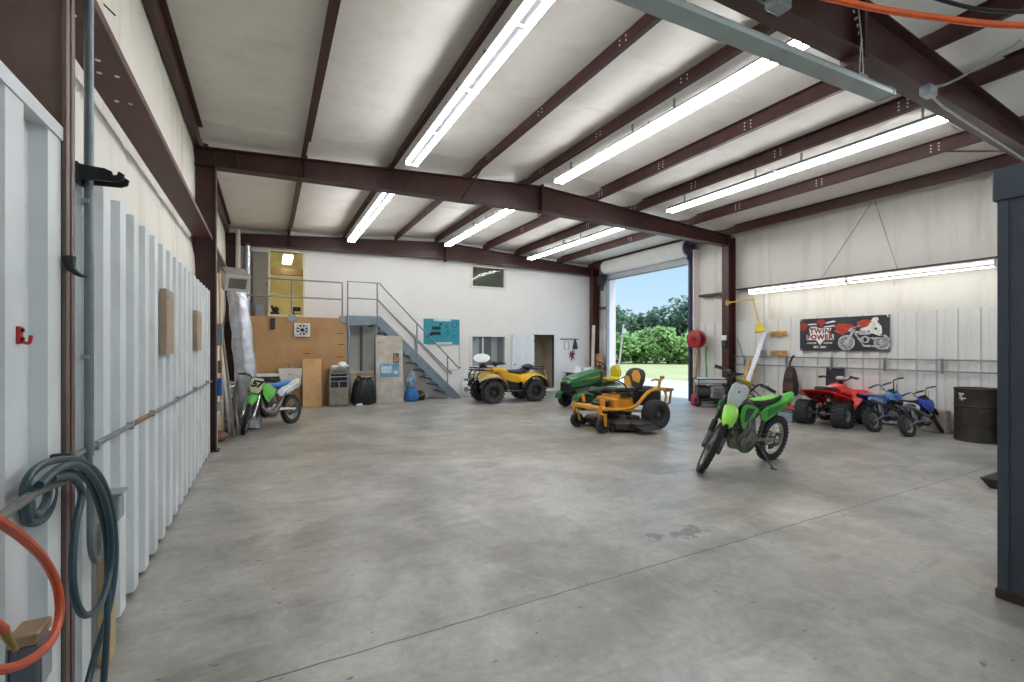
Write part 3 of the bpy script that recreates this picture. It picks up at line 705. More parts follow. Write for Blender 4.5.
# ------------------------------------------------------------------ things along the plywood wall
t = thing('utility_sink', 'white wall sink with chrome taps on the plywood wall', 'sink', (.53, YP-.02, .6))
m = MB(); rs = []
for z, hw, d in ((.42, .275, .42), (.40, .27, .42), (.0, .23, .36)):
    rs.append([(-hw, 0, z), (-hw, -d, z), (hw, -d, z), (hw, 0, z)])
inner = [[(-.25, -.03, .42), (-.25, -.4, .42), (.25, -.4, .42), (.25, -.03, .42)], [(-.21, -.05, .06), (-.21, -.33, .06), (.21, -.33, .06), (.21, -.05, .06)]]
m.loft(list(reversed(rs))+inner); obj('basin', m, mat('#e4e2d9', .35, 0, .04, 6), t)
m = MB(); m.bx(-.06, .06, -.425, -.415, .27, .29, .003); obj('overflow_slot', m, mat('#8a8880', .5), t)
m = MB(); m.box(0, -.05, .44, .2, .06, .03, None, .01); m.tube([(0, -.05, .45), (0, -.06, .52), (0, -.2, .52), (0, -.24, .47)], .012, 8, sm=5)
for x in (-.08, .08): m.cyl((x, -.05, .45), (x, -.05, .51), .018, n=8); m.box(x, -.05, .52, .06, .015, .012, None, .004)
obj('tap', m, chrome, t)
m = MB(); m.cyl((0, -.18, 0), (0, -.18, -.22), .02, n=8); m.tube([(0, -.18, -.2), (0, -.14, -.27), (0, -.05, -.22), (0, 0.02, -.2)], .018, 8, sm=4); obj('drain_pipe', m, white_pl, t)
t = thing('bench_machine', 'black cabinet machine with white lid left of the sink', 'machine', (.0, YP-.3, 0))
m = MB(); m.bx(-.27, .24, -.22, .25, .04, .84, .01); obj('body', m, blk, t); m = MB(); m.bx(-.29, .26, -.24, .26, .84, .9, .01); obj('lid', m, white_pl, t)
m = MB(); m.bx(-.22, .2, -.232, -.22, .5, .78, .004); obj('panel', m, mat('#2d3238', .3), t); m = MB(); m.tube([(-.18, -.235, .66), (0, -.24, .7), (.16, -.235, .66)], .008, 6, sm=4); m.tube([(-.18, -.235, .58), (.16, -.24, .6)], .006, 6); obj('trim_strip', m, chrome, t)
m = MB(tr(1.05, YP-.2, 0.003) @ rx(-7.5)); m.bx(-.22, .24, -.01, .01, 0, 1.27); mono('plywood_offcut', m, ply2, 'light plywood sheet leaning on the brown plywood wall right of the sink', 'plywood sheet')
t = thing('gas_heater', 'old grey shop heater with open black grille beside the garbage bag', 'heater', (1.69, YP-.27, 0))
hm = mat('#8b877c', .5, .1, .12, 8)
m = MB(); m.bx(-.24, .24, -.2, .22, .02, .5, .01); m.bx(-.24, .24, -.2, .22, .86, 1.0, .01); m.bx(-.24, -.2, -.2, .22, .5, .86); m.bx(.2, .24, -.2, .22, .5, .86); m.bx(-.24, .24, .18, .22, .5, .86); obj('casing', m, hm, t)
m = MB(); m.bx(-.2, .2, -.16, .17, .5, .86); obj('burner_box', m, blk, t)
m = MB(); m.bx(-.2, .2, -.205, -.195, .78, .8); m.bx(-.2, .2, -.205, -.195, .66, .675); m.bx(-.01, .01, -.205, -.195, .5, .66); m.tube([(-.12, -.2, .64), (-.14, -.21, .4), (-.1, -.21, .28)], .006, 6, sm=4); obj('grille', m, chrome, t)
m = MB(); m.bx(-.16, .16, -.206, -.2, .9, .96, .003); obj('control_panel', m, mat('#5b5c5a', .4), t)
def cloth_blob(mb, c, r, seed, amp=.3, n=18, k=12):
    rr = random.Random(seed); ph = [rr.uniform(0, 6.28) for _ in range(8)]
    rings = []
    for i in range(k+1):
        t_ = -PI/2+PI*i/k; cr = max(math.cos(t_), .02)
        ring = []
        for j in range(n):
            a = 2*PI*j/n; q = 1+amp*(.5*math.sin(3*a+ph[0]+2*t_)+.35*math.sin(5*a+ph[1]-3*t_)+.3*math.sin(4*t_+ph[2]+a)+.15*math.sin(9*a+ph[3]))
            z = math.sin(t_); z = max(z, -.72)
            ring.append((c[0]+r[0]*cr*math.cos(a)*q, c[1]+r[1]*cr*math.sin(a)*q, c[2]+r[2]*(z+.72)*(1 if z < .3 else 1+.12*math.sin(6*a+ph[4]))))
        rings.append(ring)
    mb.loft(rings)
m = MB(); cloth_blob(m, (1.8, YP-.27, 1.0), (.13, .12, .1), 4); cloth_blob(m, (1.6, YP-.3, 1.0), (.11, .1, .05), 9); mono('rag', m, white_pl, 'crumpled white rag on top of the grey shop heater', 'rag', ang=80)
def garbage_bag(mb, c, w_, d_, h_, seed):
    rr = random.Random(seed); n = 40; rings = []; ph = [rr.uniform(0, 6.28) for _ in range(9)]
    for i, (z, s_) in enumerate(((0, .8), (.04, .95), (.2, 1.03), (.45, 1.0), (.65, .92), (.8, .78), (.9, .66), (.96, .66), (.93, .45), (.9, .3))):
        ring = []
        for j in range(n):
            a = 2*PI*j/n; q = s_*(1+.05*math.sin(7*a+ph[0]+4*z)+.06*math.sin(13*a+ph[1]-5*z)*(.4+z)+.05*math.sin(3*a+ph[2]))
            ring.append((c[0]+w_*q*math.cos(a), c[1]+d_*q*math.sin(a), c[2]+h_*z*(1+.07*math.sin(2*a+ph[3])+.05*math.sin(5*a+ph[4])*(z > .5))))
        rings.append(ring)
    mb.loft(rings)
bagm = mat('#16181d', .22, 0, .3, 12, .35, 18)
m = MB(); garbage_bag(m, (2.33, YP-.32, 0), .31, .26, .74, 3); mono('garbage_bag', m, bagm, 'full black garbage bag on the floor under the landing', 'garbage bag', ang=80)
m = MB(); m.bx(2.05, 2.66, YP+.02, YP+.4, 0, .82, .01); m.bx(2.03, 2.68, YP, YP+.42, .82, .88, .006); mono('beige_chest', m, mat('#b9ad94', .5, 0, .06, 5), 'beige chest with tan lid standing behind the black garbage bag', 'chest')
m = MB(); m.tube([(2.1, YP-.62, .02), (2.22, YP-.6, .035), (2.26, YP-.58, .02)], .03, 8, sm=3); mono('paper_scrap', m, white_pl, 'white crumpled scrap on the floor beside the black bag', 'scrap')
# old door panel leaning on the stairs
t = thing('old_door_panel', 'worn whitish upright board with posters leaning on the stairs', 'board', (3.1, YP-.16, 0))
Ml = Mx.Rotation(R(-3), 4, 'X')
m = MB(Ml); m.bx(-.38, .38, -.02, .02, 0, 1.9); obj('board', m, mat('#cdc7bd', .6, 0, .1, 4, col2='#aaa296'), t)
m = MB(Ml); m.bx(-.28, .27, -.026, -.021, .72, 1.1); obj('poster', m, mat('#7fb0c8', .5, 0, .25, 9, col2='#4c86a8'), t)['label'] = 'pale blue poster'
m = MB(Ml); m.bx(-.24, .05, -.03, -.026, .84, 1.04); m.bx(.1, .24, -.03, -.026, .8, .9); obj('poster_print', m, mat('#c5dae3', .5, 0, .2, 20), t)
m = MB(Ml); m.bx(.1, .27, -.026, -.021, 1.12, 1.4); obj('calendar', m, mat('#6c5a50', .5, 0, .3, 18, col2='#3c3230'), t)['label'] = 'dark brown picture sheet'
m = MB(Ml); m.bx(.13, .175, -.03, -.026, 1.15, 1.37); m.bx(.2, .245, -.03, -.026, 1.15, 1.3); obj('picture', m, mat('#c79c7a', .5, 0, .3, 25), t)
m = MB(Ml); m.lathe([(.016, -.03), (.016, -.02)], (-.31, 0, 1.7), (0, 1, 0), 10); obj('bolt_hole', m, blk, t)
m = MB(); garbage_bag(m, (3.72, YP-.15, 0), .2, .15, .42, 8); b = mono('feed_bag', m, mat('#2f6fb5', .4, 0, .12, 10), 'blue plastic sack standing under the stair treads', 'sack', ang=80)
m = MB(); cloth_blob(m, (3.7, YP-.13, .36), (.15, .11, .26), 21); mono('crumpled_sack', m, mat('#3b62a4', .45, 0, .25, 10, col2='#b8c4a8'), 'crumpled blue and pale sack lying on the standing blue sack', 'sack', ang=80)
t = thing('tool_bag', 'small dark bag with orange tools beside the blue sack', 'bag', (4.04, YP+.05, 0)); m = MB(); cloth_blob(m, (0, 0, 0), (.16, .12, .16), 5, .15); obj('bag', m, blk, t, 80); m = MB(); m.tube([(-.08, -.1, .1), (.1, -.13, .2)], .018, 6); obj('tool_handle', m, mat('#c8892f', .5), t)
t = thing('white_sack', 'white printed sack standing by the foot of the stairs', 'sack', (5.66, YB-.3, 0)); m = MB(); garbage_bag(m, (0, 0, 0), .2, .13, .54, 12); obj('sack', m, white_pl, t, 80); m = MB(); m.bx(-.09, .07, -.152, -.135, .16, .3, .004); obj('print', m, mat('#59616d', .5, 0, .4, 18, col2='#b8bcc2'), t); m = MB(); m.bx(-.1, .08, -.05, .02, .5, .56, .015); obj('clip', m, mat('#6e5a52', .5), t)
# blue pegboard with tools
t = thing('tool_pegboard', 'turquoise pegboard with hung tools on the white back wall', 'pegboard', (4.98, YB-.012, 2.08))
m = MB(); m.bx(-.6, .6, -.02, .01, -.4, .4, .004); obj('board', m, mat('#2f95a8', .5, 0, .12, 14), t)
m = MB()
for x0, x1, z0, z1 in ((-.28, .3, .33, .42), (-.2, .34, -.42, -.34)): m.bx(x0, x1, -.028, -.02, z0, z1)
obj('label_strip', m, mat('#cfe4e8', .5), t)
m = MB()
for r_ in (0, 1):
    for k in range(5): m.bx(-.34+.06*k, -.3+.06*k, -.05, -.02, .06-.17*r_, .16-.17*r_, .004)
m.lathe([(.04, -.05), (.04, -.02)], (-.06, 0, .24), (0, 1, 0), 12)
for k in range(3): m.bx(-.5+.06*k, -.47+.06*k, -.045, -.02, -.2+.03*k, -.12+.05*k, .004)
obj('hung_tool', m, mat('#14303a', .5), t)
m = MB()
for x, z, r_ in ((.42, .22, .085), (.2, -.02, .06), (.4, -.14, .04), (.16, .18, .045)): m.lathe([(r_, -.03), (r_+.012, -.025), (r_, -.02), (r_-.012, -.025)], (x, 0, z), (0, 1, 0), 20, closed=True)
obj('hung_ring', m, mat('#1b5f70', .4), t)
m = MB(); m.tube([(5.58, YB-.02, 1.68), (5.58, YB-.02, .85), (5.2, YB-.02, .82)], .008, 5); mono('extension_wire', m, galv, 'thin wire hanging below the turquoise pegboard', 'wire')
# coat hook rail etc. at right of the door
t = thing('hook_rail', 'hook rail on the back wall right of the doorway', 'hook rail', (9.98, YB-.01, 1.88)); m = MB(); m.bx(-.46, .36, -.02, .005, -.02, .02, .004); obj('rail', m, mat('#8c7f78', .5), t); m = MB(); [m.tube([(x, -.02, 0), (x, -.06, -.02), (x, -.06, .03)], .008, 6, sm=3) for x in (-.38, -.2, -.02, .16, .32)]; obj('hook', m, galv_dk, t)
m = MB(); M = MB(); frame_xz(m, (9.72, 9.9, 1.52, 1.78), YB-.03, YB-.005, .02); mono('wire_frame', m, mat('#c9b9ac', .5), 'thin empty frame hanging under the hook rail', 'frame')
m = MB(); m.loft([[(10.17+a*q, YB-.06+b_*.35*q, z) for a, b_ in ((-.06, -.06), (.06, -.06), (.06, .06), (-.06, .06))] for z, q in ((1.88, .3), (1.8, .7), (1.6, 1.5), (1.5, 1.3))]); mono('hanging_cloth', m, mat('#3d4652', .7, 0, .2, 10), 'dark cloth hanging from the hook rail', 'cloth')
t = thing('red_tool_bundle', 'red and black tool bundle on the wall above the white table', 'tools', (10.03, YB-.05, 1.28)); m = MB()
for k in range(6): a = k*PI/3+.3; m.tube([(0, 0, 0), (.13*math.cos(a), -.02, .2*math.sin(a))], .022, 6)
obj('handles', m, mat('#b02a30', .5), t); m = MB(); [m.tube([(.02, -.02, 0), (.15*math.cos(a), -.03, .17*math.sin(a))], .016, 6) for a in (1.0, 2.9, 4.4)]; obj('cords', m, blk, t)
t = thing('side_table', 'white topped table with dark cabinet below in the far right corner', 'table', (10.25, YB-.4, 0)); m = MB(); m.bx(-.58, .5, -.3, .3, .66, .71, .01); obj('top', m, white_pl, t); m = MB(); m.bx(-.54, .1, -.28, .28, .02, .66, .01); obj('cabinet', m, mat('#3e3a3c', .5, 0, .1, 5), t); m = MB(); [m.bx(x-.02, x+.02, y-.02, y+.02, 0, .66) for x in (.46,) for y in (-.27, .27)]; obj('leg', m, galv, t)
for x, y, h_, col, lab in ((9.95, 13.86, .15, '#eef0f2', 'white tub on the left of the corner table'), (10.3, 13.82, .1, '#e6e6ea', 'low white box in the middle of the corner table'), (10.62, 13.9, .12, '#bfc7d8', 'pale blue box at the right of the corner table')):
    m = MB(); m.box(x, y, .71+h_/2, .22, .2, h_, None, .015); m.box(x, y, .71+h_+.008, .235, .215, .02, None, .006); mono('storage_tub', m, mat(col, .45, 0, .05, 8), lab, 'tub', 'tubs on the corner table')
t = thing('corner_board', 'tall pale board standing in the corner left of the roller door', 'board', (10.72, 13.95, 0)); m = MB(Mx.Rotation(R(2), 4, 'Y')); m.bx(-.015, .015, -.08, .08, 0, 2.4); obj('plank', m, mat('#d8cfc0', .6, 0, .06, 4), t)
t = thing('particle_board', 'brown particle board offcut against the wall left of the roller door', 'board', (10.84, 13.72, 0)); m = MB(Mx.Rotation(R(2), 4, 'Y')); m.bx(-.012, .012, -.22, .22, 0, 1.35); obj('sheet', m, mat('#b58a63', .65, 0, .08, 8), t)
# ------------------------------------------------------------------ left wall fittings
S_, C_ = math.sin(PSI), math.cos(PSI)
def wallpt(px, py, X):
    """point of the left wall plane seen at a photo pixel (used only to read off wall positions)"""
    u = (px-512)/FPX; v_ = (HY-py)/FPX; dx, dy = S_+u*C_, C_-u*S_; t_ = X/dx
    return V((X, dy*t_, H+v_*t_))
m = MB(); m.cyl((-.712, 2.75, 1.06), (-.712, 2.75, 4.74), .0175, n=12); c = mono('conduit', m, galv_dk, 'grey vertical conduit pipe running up beside the near left column', 'pipe')
m = MB(); [m.bx(-.735, -.705, 2.725, 2.775, z, z+.02, .003) for z in (1.5, 2.2)]; obj('pipe_strap', m, galv, c)
m = MB(); m.tube([(-.712, 2.75, 1.08), (-.71, 2.76, .85), (-.70, 2.73, .66), (-.69, 2.76, .58), (-.69, 2.84, .6), (-.70, 2.88, .68)], .014, 8, sm=6); mono('flexible_conduit', m, galv_dk, 'short bent grey hose hanging in a U below the vertical conduit', 'hose')
t = thing('tool_hanger', 'black double-prong hanger sticking out of the left wall above the ribbed panel', 'hook', (-.74, 2.72, 2.32))
m = MB(); m.bx(-.005, .012, -.05, .05, -.045, .045, .003); obj('plate', m, blk, t)
for y in (-.04, .04):
    m = MB(); m.xz([(0, -.03), (.14, -.025), (.165, -.012), (.17, .012), (.15, .025), (.143, .006), (.13, .004), (.125, .02), (.1, .03), (0, .035)], y, .012); obj('prong', m, blk, t)
m = MB(); m.tube([(-.668, 2.36, 1.9), (-.664, 2.36, 1.86), (-.645, 2.37, 1.835), (-.62, 2.38, 1.825)], [.02, .016, .009, .003], 8, sm=5); mono('coat_hook', m, blk, 'black curved hook on the near left column', 'hook')
t = thing('red_hook', 'small red hook bracket on the near left panel', 'hook', (-.69, 2.01, 1.59)); m = MB(); m.bx(-.004, .008, -.015, .015, -.028, .028, .003); m.tube([(.008, .0, -.02), (.022, .01, -.024), (.026, .012, .0)], .005, 8, sm=4); obj('bracket', m, mat('#b3272c', .4), t); m = MB(); [m.lathe([(.006, 0), (.006, .014)], (0, 0, z), (1, 0, 0), 8) for z in (-.012, .016)]; obj('screw', m, blk, t)
m = MB(); m.tube([(-.727, 2.6, 1.09), (-.727, 4.3, 1.08), (-.727, 6.2, 1.07), (-.727, 8.15, 1.06)], .014, 8); c = mono('wall_conduit', m, galv_dk, 'grey horizontal conduit running along the left ribbed wall', 'pipe')
m = MB(); m.cyl((-.727, 3.6, 1.084), (-.727, 4.1, 1.082), .0155); obj('rusty_sleeve', m, mat('#8a6a52', .6, .2, .2, 12), c)['label'] = 'rusty brown section'
m = MB(); [m.bx(-.745, -.71, y-.012, y+.012, 1.06, 1.105, .003) for y in (2.9, 3.55, 4.15, 5.2, 6.4, 7.6)]; obj('pipe_strap', m, galv, c)
for y0, y1, z0, z1, lab in ((4.52, 4.86, 1.5, 2.02, 'brown wooden board on the left ribbed wall, the nearer and larger one'), (6.35, 6.75, 1.52, 1.98, 'brown wooden board on the left ribbed wall, the farther one')):
    m = MB(); m.bx(-.745, -.70, y0, y1, z0, z1, .004); b = mono('wall_board', m, mat('#a8937c', .6, 0, .12, 5), lab, 'board', 'boards on the left wall')
    k = MB(); [k.lathe([(.012, 0), (.008, .006)], (-.70, y0+.04, z), (1, 0, 0), 8) for z in (z0+.06, z1-.06)]; obj('bolt_head', k, galv_dk, b)
# outlet boxes on stubs of lumber
t = thing('socket_box', 'dark grey socket box with wooden block on top at lower left', 'socket box', (-.65, 1.98, .57)); t.scale = (.85, .85, 1)
m = MB(); m.box(.0, 0, 0, .08, .12, .14, None, .008); obj('box', m, mat('#5c6268', .5, .1, .1, 10), t); m = MB(); m.box(-.01, .01, .09, .09, .13, .035, None, .004); obj('wood_block', m, mat('#a48a6c', .6, 0, .15, 8), t); m = MB(); m.bx(.04, .044, -.045, .045, -.055, .055, .002); obj('cover_plate', m, galv, t)
m = MB(); m.bx(-.04, .02, -.05, .05, -.57, -.07, .004); obj('wood_post', m, mat('#c0a67f', .6, 0, .1, 6), t)
t = thing('socket_box', 'grey socket box on a wooden post behind the hanging green hose', 'socket box', (-.69, 2.98, .76))
m = MB(); m.box(.01, 0, 0, .07, .1, .13, None, .006); m.box(.01, 0, .07, .1, .13, .012, None, .003); obj('box', m, grey_pt, t); m = MB(); m.bx(-.04, .01, -.05, .05, -.76, -.066, .004); obj('wood_post', m, mat('#c0a67f', .6, 0, .1, 6), t)
# hoses on the left wall
hose_m = mat('#2e4a52', .45, 0, .15, 15); hose_lt = mat('#6b7678', .5, 0, .12, 15)
def hp(l, X=-.64): return [wallpt(x/1.783, 300+y/1.783, X-.0+.012*math.sin(i)) for i, (x, y) in enumerate(l)]
t = thing('garden_hose', 'dark green hose coiled in loops on the near left wall', 'hose', (0, 0, 0))
loops = [[(50, 395), (44, 340), (62, 303), (102, 285), (145, 287), (180, 318), (200, 375), (206, 440), (203, 500), (192, 560), (178, 605), (165, 650), (148, 720), (140, 790)],
         [(50, 345), (85, 322), (120, 308), (155, 320), (176, 365), (190, 430), (192, 520), (190, 600), (184, 690), (176, 800)],
         [(70, 330), (110, 298), (150, 300), (183, 345), (197, 410), (196, 480), (180, 540), (155, 562), (136, 540), (129, 480), (135, 400), (146, 345), (128, 316), (92, 318)]]
for i, l in enumerate(loops):
    m = MB(); m.tube(hp(l, -.645+.022*i), .0125, 10, sm=8); obj('hose_loop', m, hose_m, t)
for i, l in enumerate([[(46, 340), (44, 380), (55, 398), (78, 390), (92, 365), (96, 335), (84, 318)], [(52, 340), (56, 375), (68, 382), (82, 360), (86, 335)]]):
    m = MB(); m.tube(hp(l, -.685+.02*i), .0125, 10, sm=8); obj('inner_loop', m, mat('#4b5a5e', .5, 0, .12, 15), t)
m = MB(); m.tube(hp([(-120, 440), (-40, 408), (0, 387), (50, 352), (85, 332), (110, 325)], -.62), .0145, 10, sm=6); obj('supply_end', m, mat('#6c6a68', .5, 0, .12, 12), t)
m = MB(); m.bx(-.70, -.64, 2.25, 2.28, 1.15, 1.165, .002); obj('hose_bracket', m, blk, t)
t = thing('air_line', 'orange hose looping at the lower left edge with brass end', 'hose', (0, 0, 0))
m = MB(); m.tube(hp([(-90, 350), (-40, 372), (0, 396), (40, 424), (78, 462), (101, 508), (106, 558), (92, 606), (52, 643), (0, 660), (-60, 664)], -.59), .0125, 10, sm=8); obj('loop', m, mat('#c4502a', .4, 0, .12, 15), t)
m = MB(); m.tube(hp([(-60, 560), (-20, 572), (6, 588)], -.57), .012, 10, sm=4); obj('loose_end', m, mat('#c4502a', .4, 0, .12, 15), t)
p_ = hp([(4, 586), (16, 606), (28, 624)], -.57); m = MB(); m.tube(p_, [.012, .009, .009, .007], 10); obj('brass_fitting', m, mat('#a98c5c', .35, .8, .1, 20), t)
# fittings high on the left wall
t = thing('cable_gland', 'grey cable entry clipped to the left eave purlin', 'electrical fitting', (-.68, 3.7, 4.3)); m = MB(); m.box(0, 0, .1, .05, .09, .12, None, .008); obj('box', m, mat('#6e6a60', .5), t); m = MB(); m.tube([(0, 0, .05), (.0, .2, -.15), (-.04, .3, -.3), (-.2, .2, -.35), (-.27, .1, -.2)], .014, 8, sm=6); obj('cable', m, galv_dk, t)
m = MB(); [m.tube([(-.96, 3.9, z), (-.9, 4.0, z-.02)], .006, 5) for z in (4.2, 4.0, 3.8)]; mono('wall_pin', m, blk, 'row of dark pins in the left wall insulation below the eave', 'pins')
# ------------------------------------------------------------------ far left corner clutter
t = thing('timber_stud', 'pale upright timber beyond the middle left column with switches', 'timber', (-.74, 8.75, 0)); m = MB(); m.bx(-.05, .04, -.05, .05, 0, 2.3, .004); obj('stud', m, mat('#d6cdbd', .6, 0, .08, 4), t)
for z, sx_, sy_, sz_, mm, nm in ((1.76, .08, .16, .34, grey_pt, 'switch_box'), (.93, .06, .12, .28, mat('#2a66b4', .4), 'blue_socket'), (.62, .07, .12, .16, mat('#a9b4ba', .5), 'outlet_box'), (1.25, .05, .08, .2, mat('#6b6352', .6), 'conduit_clamp')):
    m = MB(); m.box(.075, 0, z, sx_, sy_, sz_, None, .008); obj(nm, m, mm, t)
def lean(name, label, p0, p1, w_, th, mm, cat='board', grp=None):
    """plank whose foot centre is p0 and head centre is p1, w_ wide along y"""
    p0, p1 = V(p0), V(p1); d = p1-p0; L_ = d.length; z = d.normalized(); y = V((0, 1, 0)); y = (y-z*y.dot(z)).normalized(); x = y.cross(z)
    M = Mx(((x.x, y.x, z.x, p0.x), (x.y, y.y, z.y, p0.y), (x.z, y.z, z.z, p0.z), (0, 0, 0, 1)))
    m = MB(M); m.box(0, 0, L_/2, th, w_, L_, None, .004); return mono(name, m, mm, label, cat, grp)
lean('leaning_board', 'long greyish board leaning on the left wall behind the bike numbered 57, foot farthest out', (-.5, 9.5, .01), (-.70, 9.4, 1.97), .12, .035, mat('#8f8478', .6, 0, .15, 4), grp='boards leaning in the left corner')
lean('leaning_board', 'tall beige board leaning on the left wall behind the switch timber', (-.69, 9.62, .01), (-.74, 9.66, 2.86), .22, .03, mat('#d2b48a', .6, 0, .1, 4), grp='boards leaning in the left corner')
lean('leaning_board', 'white leaning sheet between beige board and silver duct', (-.6, 9.98, .01), (-.80, 10.05, 2.3), .5, .02, mat('#d7dcdc', .5, 0, .08, 4), grp='boards leaning in the left corner')
m = MB(); cloth_blob(m, (-.72, 9.15, 0), (.13, .2, .09), 31, .2); mono('debris_pile', m, mat('#7b5a3f', .8, 0, .3, 20), 'small heap of brown debris at the foot of the leaning boards', 'debris', ang=80)
t = thing('foil_duct', 'large silver insulated duct standing in the left corner with grille on top', 'duct', (0, 0, 0))
m = MB(); 
P = spline([V(p) for p in ((-.28, 10.3, .02), (-.33, 10.3, .7), (-.40, 10.32, 1.5), (-.47, 10.36, 2.3), (-.53, 10.38, 2.69))], 12); rr = random.Random(5)
rings = []
for i, p in enumerate(P):
    q = .195-.04*i/len(P)
    rings.append([V((p.x+q*math.cos(a)*(1+.06*math.sin(5*a+i*.7)+.05*rr.random()), p.y+q*math.sin(a)*(1+.05*rr.random()), p.z+.02*math.sin(3*a+i))) for a in [2*PI*j/22 for j in range(22)]])
m.loft(rings); obj('duct_sleeve', m, mat('#c9ccd3', .3, .75, .15, 6, .8, 14), t, 60)
M = tr(-.55, 10.33, 2.86) @ rz(18) @ rx(28)
m = MB(M); m.box(0, 0, .0, .44, .4, .34, None, .02); obj('register_box', m, mat('#b0b2b2', .35, .5, .1, 6), t)
m = MB(M); holed(m, -.2, .2, -.15, .15, [(-.15, .15, -.1, .1)], -.225, -.2); obj('grille_frame', m, mat('#c9c6be', .5, 0, .06, 8), t)
m = MB(M); m.box(0, -.2, 0, .3, .01, .2); obj('grille_back', m, mat('#35322f', .6), t)
m = MB(M); [m.box(0, -.208, z, .3, .012, .01, rx(30)) for z in (-.08, -.06, -.04, -.02, 0, .02, .04, .06, .08)]; obj('grille_louvre', m, mat('#8f8a80', .5), t)
m = MB(); flexduct(m, [(-.62, 10.25, .03), (-.66, 10.28, .5), (-.63, 10.2, .9)], .12, 18, .05, .07); mono('foil_offcut', m, foil, 'crumpled foil duct offcut on the floor behind the front wheel of bike 57', 'duct')
# ------------------------------------------------------------------ right wall fittings
t = thing('wall_pipe_rack', 'two thin horizontal pipes running along the right wall below the banner', 'pipe rack', (11.0, 5, 0))
for z in (1.33, 1.12):
    m = MB(); m.cyl((0, -4.6, z), (0, 3.2, z), .014, n=8); obj('pipe', m, galv_dk, t)
for y in (-2.1, -1.1, -.2, .8, 1.8, 2.9):
    m = MB(); m.bx(-.02, .07, y-.012, y+.012, 1.08, 1.36, .003); obj('bracket', m, galv, t)
# banner
t = thing('banner', 'dark TWIN POWER motorcycle banner on the right wall', 'banner', (11.035, 5.6, 1.855))
def bp(a, b_, k=.004): return V((-k, -a, b_))            # a to the right in view, b up
def bquad(mb, poly, k, d=.002): mb.ext(poly, (-k, 0, 0), (0, -1, 0), (0, 0, 1), d, (-1, 0, 0))
BW, BH = .885, .365
m = MB(); bquad(m, [(-BW, -BH), (BW, -BH), (BW, BH), (-BW, BH)], 0, .004); obj('sheet', m, mat('#20242d', .45, 0, .25, 5, col2='#33363d'), t)
m = MB(); 
for k in (-1, 1):
    for b_ in (-1, 1): m.lathe([(.014, -.006), (.02, -.004), (.014, -.002), (.008, -.004)], (0, k*(BW-.03), b_*(BH-.03)), (1, 0, 0), 12, closed=True)
obj('grommet', m, chrome, t)
def rough_blob(cx, cy, w_, h_, seed, n=26):
    q = random.Random(seed); return [(cx+w_*math.cos(2*PI*i/n)*(.7+.45*q.random()), cy+h_*math.sin(2*PI*i/n)*(.7+.45*q.random())) for i in range(n)]
redp = mat('#b2312b', .5, 0, .25, 16, col2='#6e1c1c'); orp = mat('#d2492a', .5, 0, .3, 16, col2='#7c2418')
m = MB(); bquad(m, rough_blob(-.8, .2, .09, .1, 2), .004); bquad(m, [(-.52, .28), (-.46, .34), (-.36, .34), (-.31, .28), (-.41, .17)], .006); obj('red_splash', m, redp, t)
m = MB(); bquad(m, rough_blob(.05, .12, .2, .12, 5), .004); bquad(m, rough_blob(.45, .2, .16, .09, 6), .004); obj('orange_splash', m, orp, t)
wh = mat('#e8e6e2', .5, 0, .05, 10)
m = MB()
bquad(m, [(-.68, .25), (-.53, .25), (-.5, .22), (-.72, .22)], .005); bquad(m, [(-.3, .27), (-.15, .3), (-.1, .27), (-.33, .235)], .005)
bquad(m, [(-.66, .18), (-.52, .18), (-.47, .155), (-.64, .155)], .005); bquad(m, [(-.34, .18), (-.12, .2), (-.16, .165), (-.37, .155)], .005)
bquad(m, [(-.68, .14), (-.2, .14), (-.24, .0), (-.15, .0), (-.15, -.125), (-.35, -.125), (-.44, -.24), (-.52, -.125), (-.73, -.125), (-.73, .0), (-.65, .0)], .005)
obj('emblem', m, wh, t)
ydir = (0, -1, 0)
m = MB(); text_mb(m, 'TWIN', .15, (-.0075, .44, .07), ydir, (0, 0, 1), .006, .001, 1.15); text_mb(m, 'POWER', .15, (-.0075, .44, -.065), ydir, (0, 0, 1), .007, .001, 1.12); obj('lettering', m, mat('#8e2328', .5, 0, .1, 20), t)
m = MB(); text_mb(m, 'EST. 2001', .062, (-.006, .44, -.285), ydir, (0, 0, 1), .003, .001, 1.1); text_mb(m, 'CUSTOMS', .05, (-.006, .62, -.195), ydir, (0, 0, 1), .001, .001, .9); text_mb(m, '& REPAIR', .05, (-.006, .27, -.195), ydir, (0, 0, 1), .001, .001, .9); obj('small_lettering', m, wh, t)
def bring(mb, cx, cy, r0, r1, k, n=26): 
    mb.lathe([(r0, -k), (r1, -k), (r1, -k-.002), (r0, -k-.002)], (0, -cx, cy), (1, 0, 0), n, closed=True)
def bbar(mb, a, b_, wd, k):
    a = V((*a, 0)); b_ = V((*b_, 0)); n_ = (b_-a).normalized().cross(V((0, 0, 1)))*wd/2; bquad(mb, [((a+n_).x, (a+n_).y), ((b_+n_).x, (b_+n_).y), ((b_-n_).x, (b_-n_).y), ((a-n_).x, (a-n_).y)], k)
m = MB(); 
for cx, r in ((.1, .165), (.76, .15)):
    bring(m, cx, -.19, r-.03, r, .006); bring(m, cx, -.19, .02, .05, .006)
    for k in range(9): a = k*2*PI/9; bbar(m, (cx+.04*math.cos(a), -.19+.04*math.sin(a)), (cx+(r-.03)*math.cos(a), -.19+(r-.03)*math.sin(a)), .008, .006)
for a, b_, wd in (((.1, -.19), (.24, .1), .03), ((.13, -.17), (.27, .1), .02), ((.24, .04), (.62, -.02), .05), ((.27, .0), (.42, -.24), .03), ((.42, -.26), (.72, -.27), .04), ((.6, -.03), (.78, -.16), .04), ((.2, .07), (.16, .1), .09), ((.24, .12), (.36, .17), .015)): bbar(m, a, b_, wd, .006)
